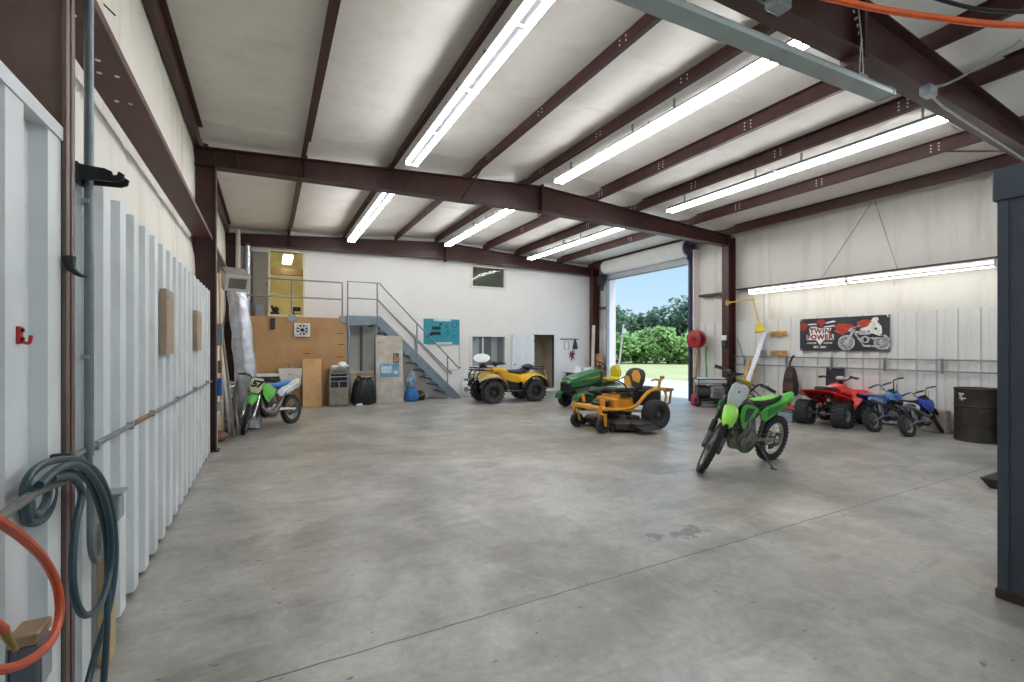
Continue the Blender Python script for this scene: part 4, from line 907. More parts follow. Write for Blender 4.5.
bquad(m, [(.3, .04), (.44, .09), (.54, .04), (.5, -.03), (.34, -.02)], .0075); bquad(m, rough_blob(.45, -.13, .1, .08, 11, 16), .0075); bquad(m, [(.55, -.09), (.82, -.03), (.86, -.08), (.6, -.14)], .0075)
k = MB(); [bring(k, cx, -.19, .004, r-.02, .0045) for cx, r in ((.1, .165), (.76, .15))]; obj('wheel_print', k, mat('#8e9196', .5, 0, .3, 25), t)
obj('motorcycle_print', m, mat('#d8d8d8', .5, 0, .35, 22, col2='#6a6d72'), t)
m = MB(); bquad(m, [(.36, .1), (.5, .14), (.55, .22), (.68, .23), (.75, .14), (.76, .0), (.72, -.05), (.56, -.03), (.54, .06), (.38, .06)], .009); bquad(m, [(.56, .25), (.6, .32), (.68, .33), (.7, .27), (.66, .23), (.59, .22)], .009); obj('rider_print', m, mat('#eceae6', .5, 0, .15, 14), t)
m = MB(); bquad(m, [(.52, -.03), (.58, .0), (.72, -.06), (.8, -.05), (.78, -.09), (.58, -.08)], .0105); bquad(m, [(.42, -.1), (.48, -.08), (.5, -.16), (.44, -.18)], .0095); bquad(m, [(.62, .1), (.66, .12), (.68, .08), (.65, .06)], .0105); obj('dark_print', m, blk, t)
# yellow lamp on arm
ylw = mat('#e0c23a', .4, 0, .1, 8)
t = thing('arm_lamp', 'yellow work lamp on a jointed arm fixed to the right column', 'lamp', (10.72, 8.18, 2.74))
m = MB(); m.bx(-.03, .05, -.05, .05, -.05, .05, .01); m.cyl((0, 0, -.08), (0, 0, .08), .025); obj('wall_bracket', m, mat('#b58d3a', .5), t)
m = MB(); m.tube([(0, -.02, .0), (0, -.72, .03)], .018, 8); m.ell((0, -.74, .03), .035); obj('upper_arm', m, mat('#d8b860', .45), t)
m = MB(); 
for s_ in (-.02, .02): m.tube([(s_, -.74, .03), (s_, -.88, -.6)], .01, 8)
m.cyl((0, -.73, .03), (0, -.78, -.2), .022); obj('lower_arm', m, mat('#c9b074', .45), t)
m = MB(); m.lathe([(.035, .12), (.07, .1), (.085, .0), (.1, -.04), (.14, -.12), (.135, -.12), (.08, .0), (.03, .08)], (0, -.9, -.68), (0, .1, 1), 22); obj('lamp_shade', m, ylw, t)
# wooden pegs, switch, boards, bag
for z, lab in ((1.9, 'short light wooden rack on the right wall, upper one'), (1.43, 'short light wooden rack on the right wall, lower one')):
    t = thing('peg_rack', lab, 'rack', (11.03, 7.0, z), 0, 'wooden racks on the right wall'); m = MB(); m.bx(-.02, .03, -.2, .2, -.06, .06, .004); obj('backing', m, wood, t); m = MB(); [m.cyl((-.02, y, 0), (-.08, y, .02), .02, n=8) for y in (-.14, 0, .14)]; obj('peg', m, wood, t)
t = thing('wall_switch', 'grey switch box on the right wall left of the dark bag', 'switch', (11.02, 7.38, 1.42)); m = MB(); m.box(0, 0, 0, .08, .12, .16, None, .01); obj('box', m, grey_pt, t); m = MB(); m.cyl((.02, 0, .08), (.02, 0, 3.0-1.42), .01, n=6); m.cyl((.02, 0, -.08), (.02, 0, -1.0), .01, n=6); obj('conduit', m, galv, t)
lean('lumber_piece', 'narrow wooden plank leaning on the right wall, left of the pair', (10.62, 7.78, .02), (10.98, 7.74, 1.27), .1, .04, wood, 'plank', 'planks leaning on the right wall')
lean('lumber_piece', 'narrow wooden plank leaning on the right wall, right of the pair', (10.62, 7.6, .02), (10.98, 7.58, 1.25), .1, .04, mat('#d2a661', .6, 0, .15, 5), 'plank', 'planks leaning on the right wall')
lean('pale_strip', 'long pale plastic strip leaning on the right wall below the yellow lamp', (10.5, 7.72, .02), (11.0, 7.3, 2.0), .12, .02, mat('#dfe6ee', .35, 0, .05, 4), 'strip')
m = MB(); m.tube([(11.0, 8.1, 1.8), (10.99, 7.95, 1.4), (10.99, 7.8, .8), (11.0, 7.9, .3)], .009, 6, sm=6); mono('rope', m, hose_m, 'thin dark cord hanging on the right wall beside the column', 'cord')
t = thing('column_switch', 'small green and white switch gear on the right column', 'switch', (10.73, 8.3, 1.72)); m = MB(); m.box(0, 0, .1, .09, .12, .13, None, .01); obj('white_box', m, white_pl, t); m = MB(); m.box(0, 0, -.06, .08, .1, .16, None, .01); obj('green_box', m, mat('#2b4a44', .5, 0, .2, 20), t)
t = thing('shoulder_bag', 'black and brown long bag hanging on the right wall pipes', 'bag', (10.86, 6.6, .44))
m = MB()
for s_ in (1,): m.body([(0, .0, .07, .13), (.05, .0, .1, .17), (.25, .0, .1, .17), (.5, .0, .08, .13), (.62, .0, .06, .1), (.68, .0, .03, .05)], 3, 18, 'z')
obj('bag_body', m, mat('#2c2420', .65, 0, .25, 10, .3, 30), t)
m = MB(); m.bx(-.11, -.09, -.12, .12, .1, .3, .01); m.bx(-.09, -.07, -.09, .08, .4, .55, .01); obj('pocket', m, mat('#5a4030', .7, 0, .2, 12), t)
m = MB(); m.tube([(0, .02, .6), (.03, .03, .76), (.08, .0, .9), (.14, .0, .92)], .022, 8, sm=5); obj('strap', m, blk, t)
m = MB(); lean('rubber_mat', 'black rubber mat leaning on the right wall behind the red quad', (10.92, 5.72, .01), (11.03, 5.72, 1.14), .36, .012, mat('#25262c', .7, 0, .1, 12), 'mat')
m = MB(); m.bx(10.8, 11.02, 3.76, 4.14, 0, .42, .02); mono('concrete_block', m, mat('#b5aca0', .8, 0, .15, 8, .3, 30), 'pale block against the wall between blue bikes and drum', 'block')
# red hose reel
t = thing('hose_reel', 'round red hose reel beside the roller door', 'hose reel', (10.7, 9.16, 1.8)); redm = mat('#a3262b', .4, 0, .12, 8)
for x in (-.11, .09):
    m = MB(); m.lathe([(.03, -.01), (.23, -.012), (.25, 0), (.23, .012), (.03, .01)], (x, 0, 0), (1, 0, 0), 28); obj('flange', m, redm, t)
m = MB(); m.lathe([(.05, -.1), (.17, -.1), (.175, -.05), (.165, 0), (.175, .05), (.17, .08), (.05, .08)], (0, 0, 0), (1, 0, 0), 24); obj('wound_hose', m, mat('#6d1d22', .5, 0, .2, 12), t)
m = MB(); m.lathe([(.0, -.15), (.06, -.15), (.065, -.12), (.06, -.11)], (0, 0, 0), (1, 0, 0), 18); obj('hub', m, mat('#7e1f25', .4), t)
m = MB(); m.bx(.1, .2, -.06, .06, -.12, .12, .01); obj('wall_bracket', m, blk, t)
m = MB(); m.tube([(10.84, 8.95, 1.6), (10.84, 8.97, 1.2), (10.82, 8.92, .9), (10.85, 8.98, .5)], .022, 8, sm=6); mono('green_hose', m, mat('#5fae5a', .45, 0, .15, 15), 'green hose hanging on the wall below the red reel', 'hose')
lean('long_timber', 'slim timber standing against the wall right of the roller door guide', (10.72, 9.3, .01), (10.92, 9.3, 2.1), .08, .04, mat('#b89a72', .6, 0, .12, 5), 'timber')
# ------------------------------------------------------------------ drum, tyre, tray, cabinet
t = thing('oil_drum', 'rusty dark steel drum standing at the right wall', 'drum', (10.5, 3.25, 0))
drm = mat('#3f352d', .6, .3, .2, 5, .15, 30, col2='#231d1a', det=7)
m = MB(); m.lathe([(.01, 0.01), (.285, .0), (.295, .012), (.288, .03), (.285, .28), (.297, .295), (.285, .31), (.285, .57), (.297, .585), (.285, .6), (.285, .85), (.296, .868), (.29, .882), (.28, .872), (.27, .86), (.01, .86)], (0, 0, 0), (0, 0, 1), 40); obj('shell', m, drm, t)
m = MB(); m.lathe([(.03, .86), (.03, .875), (.0, .878)], (.15, -.1, 0), (0, 0, 1), 12); obj('bung', m, alu_dk, t)
m = MB()
for (a0, a1, z0, z1) in ((146, 166, .775, .8), (150, 160, .74, .765), (148, 170, .705, .725), (155, 163, .68, .7)):
    m.loft([[(.288*math.cos(R(a)), .288*math.sin(R(a)), z) for z in (z0, z1)]+[(.286*math.cos(R(a)), .286*math.sin(R(a)), z) for z in (z1, z0)] for a in range(a0, a1+1, 3)])
obj('label_scrap', m, mat('#d5cdc4', .6, 0, .2, 30), t)
t = thing('standing_tyre', 'grey green tyre standing half hidden behind the dark cabinet', 'tyre', (10.47, 2.62, .37)); ax_ = V((-.86, -.42, 0)); m = MB(); m.lathe([(.22, -.08), (.3, -.1), (.35, -.08), (.37, -.03), (.37, .03), (.35, .08), (.3, .1), (.22, .08)], (0, 0, 0), ax_, 36, closed=True); obj('tyre_tread', m, mat('#5e6c68', .7, 0, .12, 10), t); m = MB(); m.lathe([(.02, .02), (.22, .02), (.225, .05), (.215, -.05), (.2, -.02), (.02, -.02)], (0, 0, 0), ax_, 28); obj('wheel_disc', m, mat('#4f5a58', .6, 0, .1, 10), t)
m = MB(tr(7.33, 1.71, 0))
m.loft([[(-.25, -.38, 0), (.25, -.38, 0), (.25, .38, 0), (-.25, .38, 0)], [(-.3, -.45, .11), (.3, -.45, .11), (.3, .45, .11), (-.3, .45, .11)], [(-.28, -.43, .11), (.28, -.43, .11), (.28, .43, .11), (-.28, .43, .11)], [(-.235, -.36, .015), (.235, -.36, .015), (.235, .36, .015), (-.235, .36, .015)]]); mono('drip_tray', m, mat('#2b3036', .4, 0, .1, 12), 'black shallow tray on the floor beside the dark cabinet', 'tray')
t = thing('dark_cabinet', 'tall dark slate steel cabinet at the right edge', 'cabinet', (4.02, 1.15, 0)); cbm = mat('#424b58', .5, .1, .1, 6, .05, 60)
m = MB(); m.bx(0, 1.0, -1.7, 0, .03, 2.48, .004); obj('body', m, cbm, t)
m = MB(); m.bx(-.02, 1.02, -1.72, .02, 2.46, 2.66, .006); obj('cap', m, cbm, t)
m = MB(); m.bx(-.012, 1.01, -1.71, .01, 0, .06, .004); obj('base_rail', m, mat('#2a2826', .6, .1, .25, 14, col2='#4a3426'), t)
m = MB(); m.bx(-.008, .0, -.05, .0, .06, 2.46); obj('corner_angle', m, cbm, t)
m = MB()
for y in (-.12,):
    for z in (.4, 1.2, 2.05): m.lathe([(.016, 0), (.012, .008)], (0, y, z), (-1, 0, 0), 10)
obj('rivet', m, cbm, t)
# ------------------------------------------------------------------ trees outside
def leaves(mb, c, r, n, size, seed):
    q = random.Random(seed)
    cl = [(V((q.gauss(0, .5), q.gauss(0, .5), q.gauss(0, .45)))) for _ in range(max(6, n//90))]
    for _ in range(n):
        k = q.choice(cl); d = V((q.gauss(0, 1), q.gauss(0, 1), q.gauss(0, 1))).normalized()*(.3+.1*q.random())
        p = k+d; p = p if p.length < 1 else p.normalized()*(.85+.15*q.random())
        P_ = V((c[0]+p.x*r[0], c[1]+p.y*r[1], max(.15, c[2]+p.z*r[2])))
        a = V((q.gauss(0, 1), q.gauss(0, 1), q.gauss(0, 1))).normalized(); b_ = a.orthogonal().normalized(); a = a*size*(.6+.8*q.random()); b_ = b_*size*(.4+.4*q.random())
        mb.add([P_-a, P_+b_, P_+a, P_-b_], [(0, 1, 2, 3)])
lf = [mat('#5a7340', .7, 0, .3, .8), mat('#86a650', .7, 0, .25, .8), mat('#47613a', .7, 0, .3, .8), mat('#9cb862', .7, 0, .2, .8)]
bark = mat('#6a5c4c', .8, 0, .2, 3)
def ext_pt(px, D): u = (px-512)/FPX; return (D*(S_+u*C_), D*(C_-u*S_))
trees = [(590, 60, 6.6, 3.2, 0), (612, 58, 6.9, 3.3, 0), (628, 62, 6.8, 2.8, 2), (642, 66, 6.0, 2.6, 0), (655, 60, 6.6, 2.6, 2), (668, 56, 6.9, 2.8, 2), (683, 54, 7.5, 3.4, 2), (700, 55, 7.3, 3.2, 2), (718, 58, 7.6, 3.4, 0)]
tl = ['far left one', 'second from the left', 'third from the left', 'lowest one in the dip', 'slender one right of the dip', 'dark one right of centre', 'tall dark one at the right', 'dark one behind the door guide', 'far right one hidden by the wall']
for i, (px, D, h_, r, k) in enumerate(trees):
    x, y = ext_pt(px, D); t = thing('tree', 'tree beyond the lawn seen in the opening, '+tl[i], 'tree', (x, y, 0), 0, 'trees beyond the lawn')
    m = MB(); leaves(m, (0, 0, h_*.58), (r, r, h_*.45), 1500, .26, 40+i); obj('foliage', m, lf[k], t, 180)
    m = MB(); m.tube([(0, 0, -.02), (.1, 0, h_*.3), (0, .1, h_*.7)], [.2, .14, .05], 7); [m.tube([(.05, 0, h_*.35), (r*.5*math.cos(a), r*.5*math.sin(a), h_*.7)], [.08, .03], 5) for a in (.4, 2.3, 4.4)]; obj('trunk', m, bark, t)
bushes = [(600, 48, 3.2, 2.6, 3), (620, 47, 3.3, 2.5, 1), (634, 48, 3.5, 2.4, 3), (646, 49, 3.0, 2.2, 0), (655, 47, 3.9, 2.6, 1), (668, 46.5, 3.6, 2.4, 3), (680, 46, 3.5, 2.5, 1), (694, 46, 3.6, 2.6, 3), (710, 46, 3.6, 2.6, 1)]
bl = ['leftmost, behind the far jamb', 'bright one at the left of the opening', 'pale one left of centre', 'dull one in the middle', 'tallest one in the middle', 'pale one right of centre', 'green one near the right guide', 'pale one behind the right guide', 'rightmost, hidden by the wall']
for i, (px, D, h_, r, k) in enumerate(bushes):
    x, y = ext_pt(px, D); t = thing('bush', 'leafy hedge bush along the lawn, '+bl[i], 'bush', (x, y, 0), 0, 'hedge bushes along the lawn')
    m = MB(); leaves(m, (0, 0, h_*.46), (r*.8, r*.8, h_*.54), 1500, .2, 70+i); obj('foliage', m, lf[k], t, 180)
    m = MB(); [m.tube([(.1*math.cos(a), .1*math.sin(a), -.02), (.6*math.cos(a), .6*math.sin(a), h_*.6)], [.06, .02], 5) for a in (.2, 1.8, 3.4, 5)]; obj('stem', m, bark, t)
x, y = ext_pt(619, 40); t = thing('utility_pole', 'leaning pale pole standing before the trees at left of the opening', 'pole', (x, y, 0)); m = MB(); m.tube([(0, 0, -.02), (.35, -.2, 3.6)], [.09, .07], 8); obj('pole', m, mat('#b9b2a4', .8), t); m = MB(); m.box(.3, -.3, 3.0, .3, .2, .4, None, .02); obj('pole_box', m, mat('#c9ccd0', .5), t)
# ------------------------------------------------------------------ wheels
def wheel(root, M, name, c, r, w_, rr, spokes=0, knob=0, rim_m=alu, tyre_m=rubber, disc=0, hub_r=.045, style='spoke', side=1):
    cx, cy, cz = c
    m = MB(M)
    m.lathe([(rr, -w_*.36), (rr+(r-rr)*.45, -w_*.5), (r-.1*(r-rr), -w_*.42), (r-.02*(r-rr), -w_*.22), (r, 0), (r-.02*(r-rr), w_*.22), (r-.1*(r-rr), w_*.42), (rr+(r-rr)*.45, w_*.5), (rr, w_*.36)], c, (0, 1, 0), 40, closed=True)
    if knob:
        n = knob
        for k in range(n):
            a = 2*PI*k/n
            pat = ((-.3, 0), (.0, .5), (.3, 0)) if style == 'spoke' else ((-.26, 0), (.26, .5))
            for q, ph in pat:
                aa = a+ph*2*PI/n; rot = Mx.Rotation(-aa, 4, 'Y')
                kw = w_*.24 if style == 'spoke' else w_*.46
                if style != 'spoke': rot = rot @ Mx.Rotation(.5*(1 if q > 0 else -1), 4, 'X') if False else rot @ rx(0)
                m.box(cx+(r-.002)*math.cos(aa), cy+q*w_, cz+(r-.002)*math.sin(aa), .026 if style == 'spoke' else .034, kw, 2*PI*r/n*.5, rot)
    t = obj(name, m, tyre_m, root)
    m = MB(M)
    if style == 'spoke':
        m.lathe([(rr+.006, -w_*.3), (rr-.012, -w_*.26), (rr-.018, 0), (rr-.012, w_*.26), (rr+.006, w_*.3), (rr-.004, 0)], c, (0, 1, 0), 36, closed=True)
        obj('rim', m, rim_m, t)
        m = MB(M)
        for k in range(spokes):
            a = 2*PI*k/spokes; b_ = a+.5*(1 if k % 2 else -1); s_ = 1 if (k//2) % 2 else -1
            m.tube([(cx+hub_r*math.cos(b_), cy+s_*.03, cz+hub_r*math.sin(b_)), (cx+(rr-.012)*math.cos(a), cy, cz+(rr-.012)*math.sin(a))], .0035, 4)
        obj('spokes', m, chrome, t)
        m = MB(M); m.lathe([(.01, -.05), (hub_r*.6, -.045), (hub_r, -.035), (hub_r*.7, -.02), (hub_r*.7, .02), (hub_r, .035), (hub_r*.6, .045), (.01, .05)], c, (0, 1, 0), 18); obj('hub', m, alu_dk, t)
    else:
        m.lathe([(.02, side*w_*.12), (rr*.35, side*w_*.14), (rr*.6, side*w_*.08), (rr*.85, side*w_*.12), (rr*.95, side*w_*.38), (rr+.01, side*w_*.38), (rr+.005, -side*w_*.36), (rr*.9, -side*w_*.3), (rr*.5, -side*w_*.1), (.02, -side*w_*.1)], c, (0, 1, 0), 28); obj('rim', m, rim_m, t)
        m = MB(M); m.lathe([(.02, side*w_*.1), (hub_r, side*w_*.12), (hub_r*.9, side*w_*.3), (.01, side*w_*.32)], c, (0, 1, 0), 14)
        for k in range(4): a = k*PI/2+.4; m.lathe([(.012, side*w_*.12), (.01, side*w_*.2)], (cx+rr*.45*math.cos(a), cy, cz+rr*.45*math.sin(a)), (0, 1, 0), 8)
        obj('hub', m, alu_dk, t)
    if disc:
        m = MB(M); m.lathe([(disc*.6, -.003), (disc, -.003), (disc, .003), (disc*.6, .003)], (cx, cy+side*.055, cz), (0, 1, 0), 28, closed=True); obj('brake_disc', m, chrome, t)
    return t

def dirtbike(label, loc, head, s, lean_, steer, P, group=None):
    root = thing('dirt_bike', label, 'motorbike', loc, head, group)
    G = Mx.Rotation(R(-lean_), 4, 'X') @ sc(s)
    T = V((.375, 0, .98)); up = V((-.48, 0, .877)); fw = V((.877, 0, .48))
    ST = G @ tr(*T) @ Mx.Rotation(R(steer), 4, up) @ tr(*-T)
    fr, rr_ = P.get('fr', .35), P.get('rr', .335)
    pm, am = P['plastic'], P['accent']
    xf, xr = .735, -.735
    fz = fr; ax = V((xf, 0, fz))
    wheel(root, ST, 'front_wheel', tuple(ax), fr, P.get('fw', .085), fr-.075*P.get('tk', 1), P.get('sp', 32), P.get('knob', 34), P.get('rim', alu), disc=.11, side=1)
    wheel(root, G, 'rear_wheel', (xr, 0, rr_), rr_, P.get('rw', .115), rr_-.09*P.get('tk', 1), P.get('sp', 32), P.get('knob', 34), P.get('rim', alu), disc=.1, side=-1)
    # fork
    d = V((.48, 0, -.877)); 
    L_ = (ax-T).dot(d); off = fw*((ax-T).dot(fw))
    for y in (.1, -.1):
        m = MB(ST); a = T+off*1.0+V((0, y, 0))
        m.tube([a-d*.05, a+d*L_*.56], P.get('fork_r', .026), 10); k = obj('fork_leg', m, P.get('fork_up', alu), root)
        m = MB(ST); m.tube([a+d*L_*.5, a+d*(L_-.02), a+d*(L_+.03)], [.033, .03, .028], 10); m.box(*(a+d*L_*1.0), .07, .045, .07, None, .01); obj('fork_slider', m, P.get('fork_lo', alu_dk), k)
        if P.get('guard'):
            m = MB(ST); m.tube([a+d*L_*.48, a+d*L_*.72], [.042, .036], 10); obj('fork_boot', m, P['guard'], k)
    m = MB(ST)
    for q in (.0, .15):
        c = T+d*q+off*.5; m.box(*c, .09, .27, .035, Mx.Rotation(R(28.7), 4, 'Y'), .012)
    obj('triple_clamp', m, alu_dk, root)
    # front fender
    m = MB(ST); dz = fr-.35+P.get('ffz', 0)
    m.strip([(.46, .80+dz), (.56, .83+dz), (.68, .825+dz), (.82, .785+dz), (.93, .73+dz), (.97, .69+dz)], [.055, .095, .1, .092, .07, .035], .012, crown=.035, edge=.02)
    obj('front_fender', m, P.get('ff', pm), root)
    # number plate
    m = MB(ST); o = T+fw*.115+up*(P.get('plate_up', 0)-.03)
    pl_ = [(-.09, .15), (.09, .15), (.125, .1), (.12, -.06), (.075, -.19), (-.075, -.19), (-.12, -.06), (-.125, .1)]
    if P.get('plate_s'): pl_ = [(a*P['plate_s'], b_*P['plate_s']) for a, b_ in pl_]
    m.ext(pl_, o, (0, 1, 0), up, .012, fw); 
    m.loft([[o+V((0, a, 0))*k+up*b_*k+fw*q for a, b_ in pl_] for k, q in ((1.0, .006), (.9, .02), (.5, .028))])
    np_ = obj('number_plate', m, P['plate'], root)
    if P.get('num'):
        m = MB(ST); text_mb(m, P['num'], .2, o+fw*.032+up*.0, (0, 1, 0), up, .012, .003, .95, .15); obj('number', m, blk, np_)
    if P.get('bolt'):
        m = MB(ST); q = o+fw*.028+up*.03; m.lathe([(.014, 0), (.01, .006)], q, fw, 8); obj('bolt', m, blk, np_)
    # bars
    bz = P.get('bar', 0)
    bar = [(.25, .40, 1.15+bz), (.30, .27, 1.175+bz), (.345, .17, 1.16+bz), (.36, .07, 1.04), (.36, -.07, 1.04), (.345, -.17, 1.16+bz), (.30, -.27, 1.175+bz), (.25, -.40, 1.15+bz)]
    m = MB(ST); m.tube(bar, .0125, 8, sm=5); hb = obj('handlebar', m, P.get('barm', blk), root)
    m = MB(ST); m.cyl((.35, .15, 1.135+bz), (.35, -.15, 1.135+bz), .009, n=8); obj('crossbar', m, P.get('barm', blk), hb)
    m = MB(ST); m.box(.352, 0, 1.135+bz, .05, .21, .05, None, .015); obj('bar_pad', m, P.get('pad', blk), hb)
    for y in (1, -1):
        m = MB(ST); m.tube([(.288, y*.30, 1.17+bz), (.25, y*.41, 1.15+bz)], [.02, .019], 10); m.lathe([(.028, -.004), (.028, .004)], (.285, y*.295, 1.17+bz), (-.3, y, -.1), 12); obj('grip', m, P.get('gripm', rubber), hb)
        m = MB(ST); m.box(.315, y*.225, 1.17+bz, .04, .05, .045, None, .008); m.tube([(.33, y*.24, 1.17+bz), (.36, y*.28, 1.165+bz), (.33, y*.42, 1.14+bz)], .007, 6, sm=4); obj('lever', m, alu_dk, hb)
    m = MB(ST); m.tube([(.32, -.2, 1.17), (.48, -.14, 1.1), (.5, -.1, .95), (.62, -.11, .6), (.7, -.09, .4)], .006, 5, sm=6); m.tube([(.32, .2, 1.17), (.5, .12, 1.12), (.42, .05, .95), (.3, .06, .8)], .006, 5, sm=6); obj('cable', m, blk, hb)
    # frame
    fm_ = P.get('frame', alu_dk)
    m = MB(G)
    for y in (.07, -.07):
        m.tube([(.37, y*.4, .9), (.12, y*1.3, .84), (-.18, y*1.4, .78), (-.24, y*1.3, .55), (-.2, y*1.2, .38)], .02, 7, sm=4)
        m.tube([(.38, y*.4, .84), (.3, y*.9, .55), (.2, y*1.2, .3), (-.0, y*1.3, .25), (-.2, y*1.2, .36)], .017, 7, sm=4)
        m.tube([(-.16, y, .8), (-.5, y, .87), (-.78, y*.8, .9)], .012, 6); m.tube([(-.22, y*1.2, .55), (-.5, y*1.1, .8)], .012, 6)
    m.tube([V((.34, 0, 1.02)), V((.42, 0, .84))], .035, 10)
    obj('frame', m, fm_, root)
    m = MB(G)
    for y in (.085, -.085): m.tube([(-.16, y*.9, .40), (-.45, y*1.05, .375), (xr+.0, y*1.1, rr_)], [.032, .028, .022], 8); m.box(xr, y*1.1, rr_, .09, .02, .05, None, .006)
    m.box(-.3, 0, .39, .06, .17, .06, None, .01)
    obj('swingarm', m, P.get('swing', alu), root)
    m = MB(G); m.tube([(-.12, 0, .74), (-.24, 0, .42)], .028, 8)
    for k in range(7): q = V((-.12, 0, .74)).lerp(V((-.24, 0, .42)), .1+.11*k); m.lathe([(.03, -.008), (.05, 0), (.03, .008)], q, (.12, 0, .32), 12)
    obj('shock', m, P.get('shock', mat('#b9b9bb', .4, .3)), root)
    # engine
    m = MB(G)
    m.xz([(.24, .36), (.26, .5), (.14, .58), (-.1, .56), (-.2, .46), (-.17, .32), (.02, .26), (.18, .28)], 0, .17)
    e_ = obj('engine', m, P.get('engine', engine_m), root)
    m = MB(G)
    for y in (1, -1):
        m.lathe([(.115, y*.085), (.115, y*.11), (.095, y*.125), (.02, y*.13)], (-.02, 0, .42), (0, 1, 0), 20); m.lathe([(.08, y*.085), (.08, y*.105), (.06, y*.115), (.01, y*.118)], (.15, 0, .4), (0, 1, 0), 18)
    obj('engine_cover', m, P.get('cover', alu), e_)
    m = MB(G); rot = Mx.Rotation(R(14), 4, 'Y')
    for k in range(8): q = V((.1, 0, .58))+V((.24, 0, .97))*(.03*k); m.box(*q, .155, .16, .012, rot)
    q = V((.1, 0, .58))+V((.24, 0, .97))*.12; m.box(*q, .115, .12, .24, rot, .01)
    q = V((.1, 0, .58))+V((.24, 0, .97))*.26; m.box(*q, .12, .13, .06, rot, .015)
    obj('cylinder', m, P.get('cyl', alu_dk), e_)
    m = MB(G)
    if P.get('two'):
        m.tube([(.22, 0, .7), (.34, .02, .62), (.36, .09, .48), (.25, .13, .36), (.1, .135, .36), (-.1, .14, .5), (-.28, .13, .66), (-.4, .12, .72)], [.024, .03, .05, .07, .07, .055, .03, .022], 12, sm=6)
    else:
        m.tube([(.2, -.02, .74), (.33, -.06, .66), (.32, -.12, .54), (.1, -.15, .52), (-.2, -.14, .64), (-.38, -.14, .74)], .021, 9, sm=6)
    ex = obj('exhaust', m, P.get('exh', alu_dk), root)
    m = MB(G); ys_ = .13 if P.get('two') else -.14; m.tube([(-.38, ys_, .73), (-.42, ys_, .74), (-.84, ys_, .86), (-.88, ys_, .87)], [.03, .052, .052, .03], 14); obj('silencer', m, P.get('muf', alu), ex)
    for y in (.13, -.13):
        m = MB(G); m.box(.24, y, .76, .04, .09, .22, Mx.Rotation(R(12), 4, 'Y'), .008); obj('radiator', m, blk, root)
    # bodywork
    m = MB(G); m.body([(.34, .88, .07, .07), (.24, .9, .11, .11), (.08, .88, .12, .12), (-.06, .86, .08, .08)], 2.6, 16); m.lathe([(.04, 0), (.04, .03), (.03, .04)], (.2, 0, 1.0), (.1, 0, 1), 14); obj('fuel_tank', m, P.get('tank', pm), root)
    for y in (1, -1):
        m = MB(G)
        sh = P.get('sh') or [(.46, .8), (.44, .93), (.33, .985), (.16, .95), (-.06, .86), (.02, .74), (.16, .66), (.27, .6), (.36, .66)]
        rings = []
        for k, q in ((1, .0), (1, .012), (.86, .022)):
            cx_, cz_ = .22, .8; rings.append([(cx_+(x-cx_)*k, y*(.125+.05*max(0, (x-.0))/.46+q), cz_+(z-cz_)*k) for x, z in sh])
        m.loft(rings); k_ = obj('radiator_shroud', m, P.get('shroud', pm), root)
        if P.get('decal'):
            m = MB(G); m.loft([[(x, y*(.125+.05*max(0, x)/.46+q), z) for x, z in ((.4, .86), (.3, .93), (.1, .9), (.2, .78), (.33, .72))] for q in (.018, .0245)]); obj('decal', m, P['decal'], k_)
        m = MB(G); m.loft([[(x, y*(.1+q), z) for x, z in ((-.12, .8), (-.3, .89), (-.78, .96), (-.8, .9), (-.5, .76), (-.3, .68), (-.18, .7))] for q in (0, .012, .02)]); k_ = obj('side_panel', m, P.get('side', pm), root)
        if P.get('side_dec'):
            m = MB(G); m.loft([[(x, y*(.1+q), z) for x, z in ((-.3, .85), (-.66, .91), (-.68, .87), (-.48, .78), (-.32, .74))] for q in (.02, .024)]); obj('side_number_panel', m, P['side_dec'], k_)
    m = MB(G); sd = .0
    m.body([(.1, .93, .05, .03), (.02, .95, .075, .045), (-.2, .93, .09, .055), (-.45, .95, .085, .05), (-.65, .985, .07, .04), (-.74, 1.0, .05, .02)], 2.8, 18); st = obj('seat', m, P.get('seat', blk), root)
    if P.get('seat_top'):
        m = MB(G); m.strip([(.09, .965), (.0, 1.0), (-.2, .993), (-.45, 1.006), (-.66, 1.03)], [.04, .06, .075, .07, .05], .012, crown=.012); obj('seat_cover', m, P['seat_top'], st)
    m = MB(G); m.strip([(-.42, .9), (-.62, .94), (-.82, .98), (-.98, 1.02), (-1.06, 1.05)], [.1, .12, .115, .09, .05], .014, crown=.03, edge=.025); obj('rear_fender', m, P.get('rf', pm), root)
    # chain side
    m = MB(G); m.lathe([(.06, .004), (.1, .004), (.105, 0), (.1, -.004), (.06, -.004)], (xr, .075, rr_), (0, 1, 0), 26, closed=True)
    m.tube([(xr, .075, rr_+.1), (-.1, .075, .47), (-.06, .075, .42), (-.1, .075, .37), (xr, .075, rr_-.1)], .008, 5); m.bx(xr+.08, xr+.2, .06, .09, rr_-.13, rr_-.05, .01); obj('chain', m, mat('#5b534a', .5, .6, .2, 20), root)
    m = MB(G)
    for y in (1, -1): m = MB(G); m.box(-.14, y*.2, .34, .05, .11, .02, None, .004); m.tube([(-.14, y*.1, .36), (-.14, y*.16, .34)], .012, 6); obj('footpeg', m, alu_dk, root)
    m = MB(G); m.tube([(-.0, .13, .4), (.12, .14, .36), (.14, .17, .36)], .009, 6); obj('gear_lever', m, alu_dk, root)
    if P.get('stand'):
        m = MB(); a = G @ V((-.16, .12, .36)); b_ = V((a.x-.06*s, a.y+.19*s, .012)); m.tube([a, a.lerp(b_, .6), b_], [.014, .013, .012], 8); m.box(b_.x, b_.y+.01, .008, .05, .08, .014, None, .004); obj('side_stand', m, alu_dk, root)
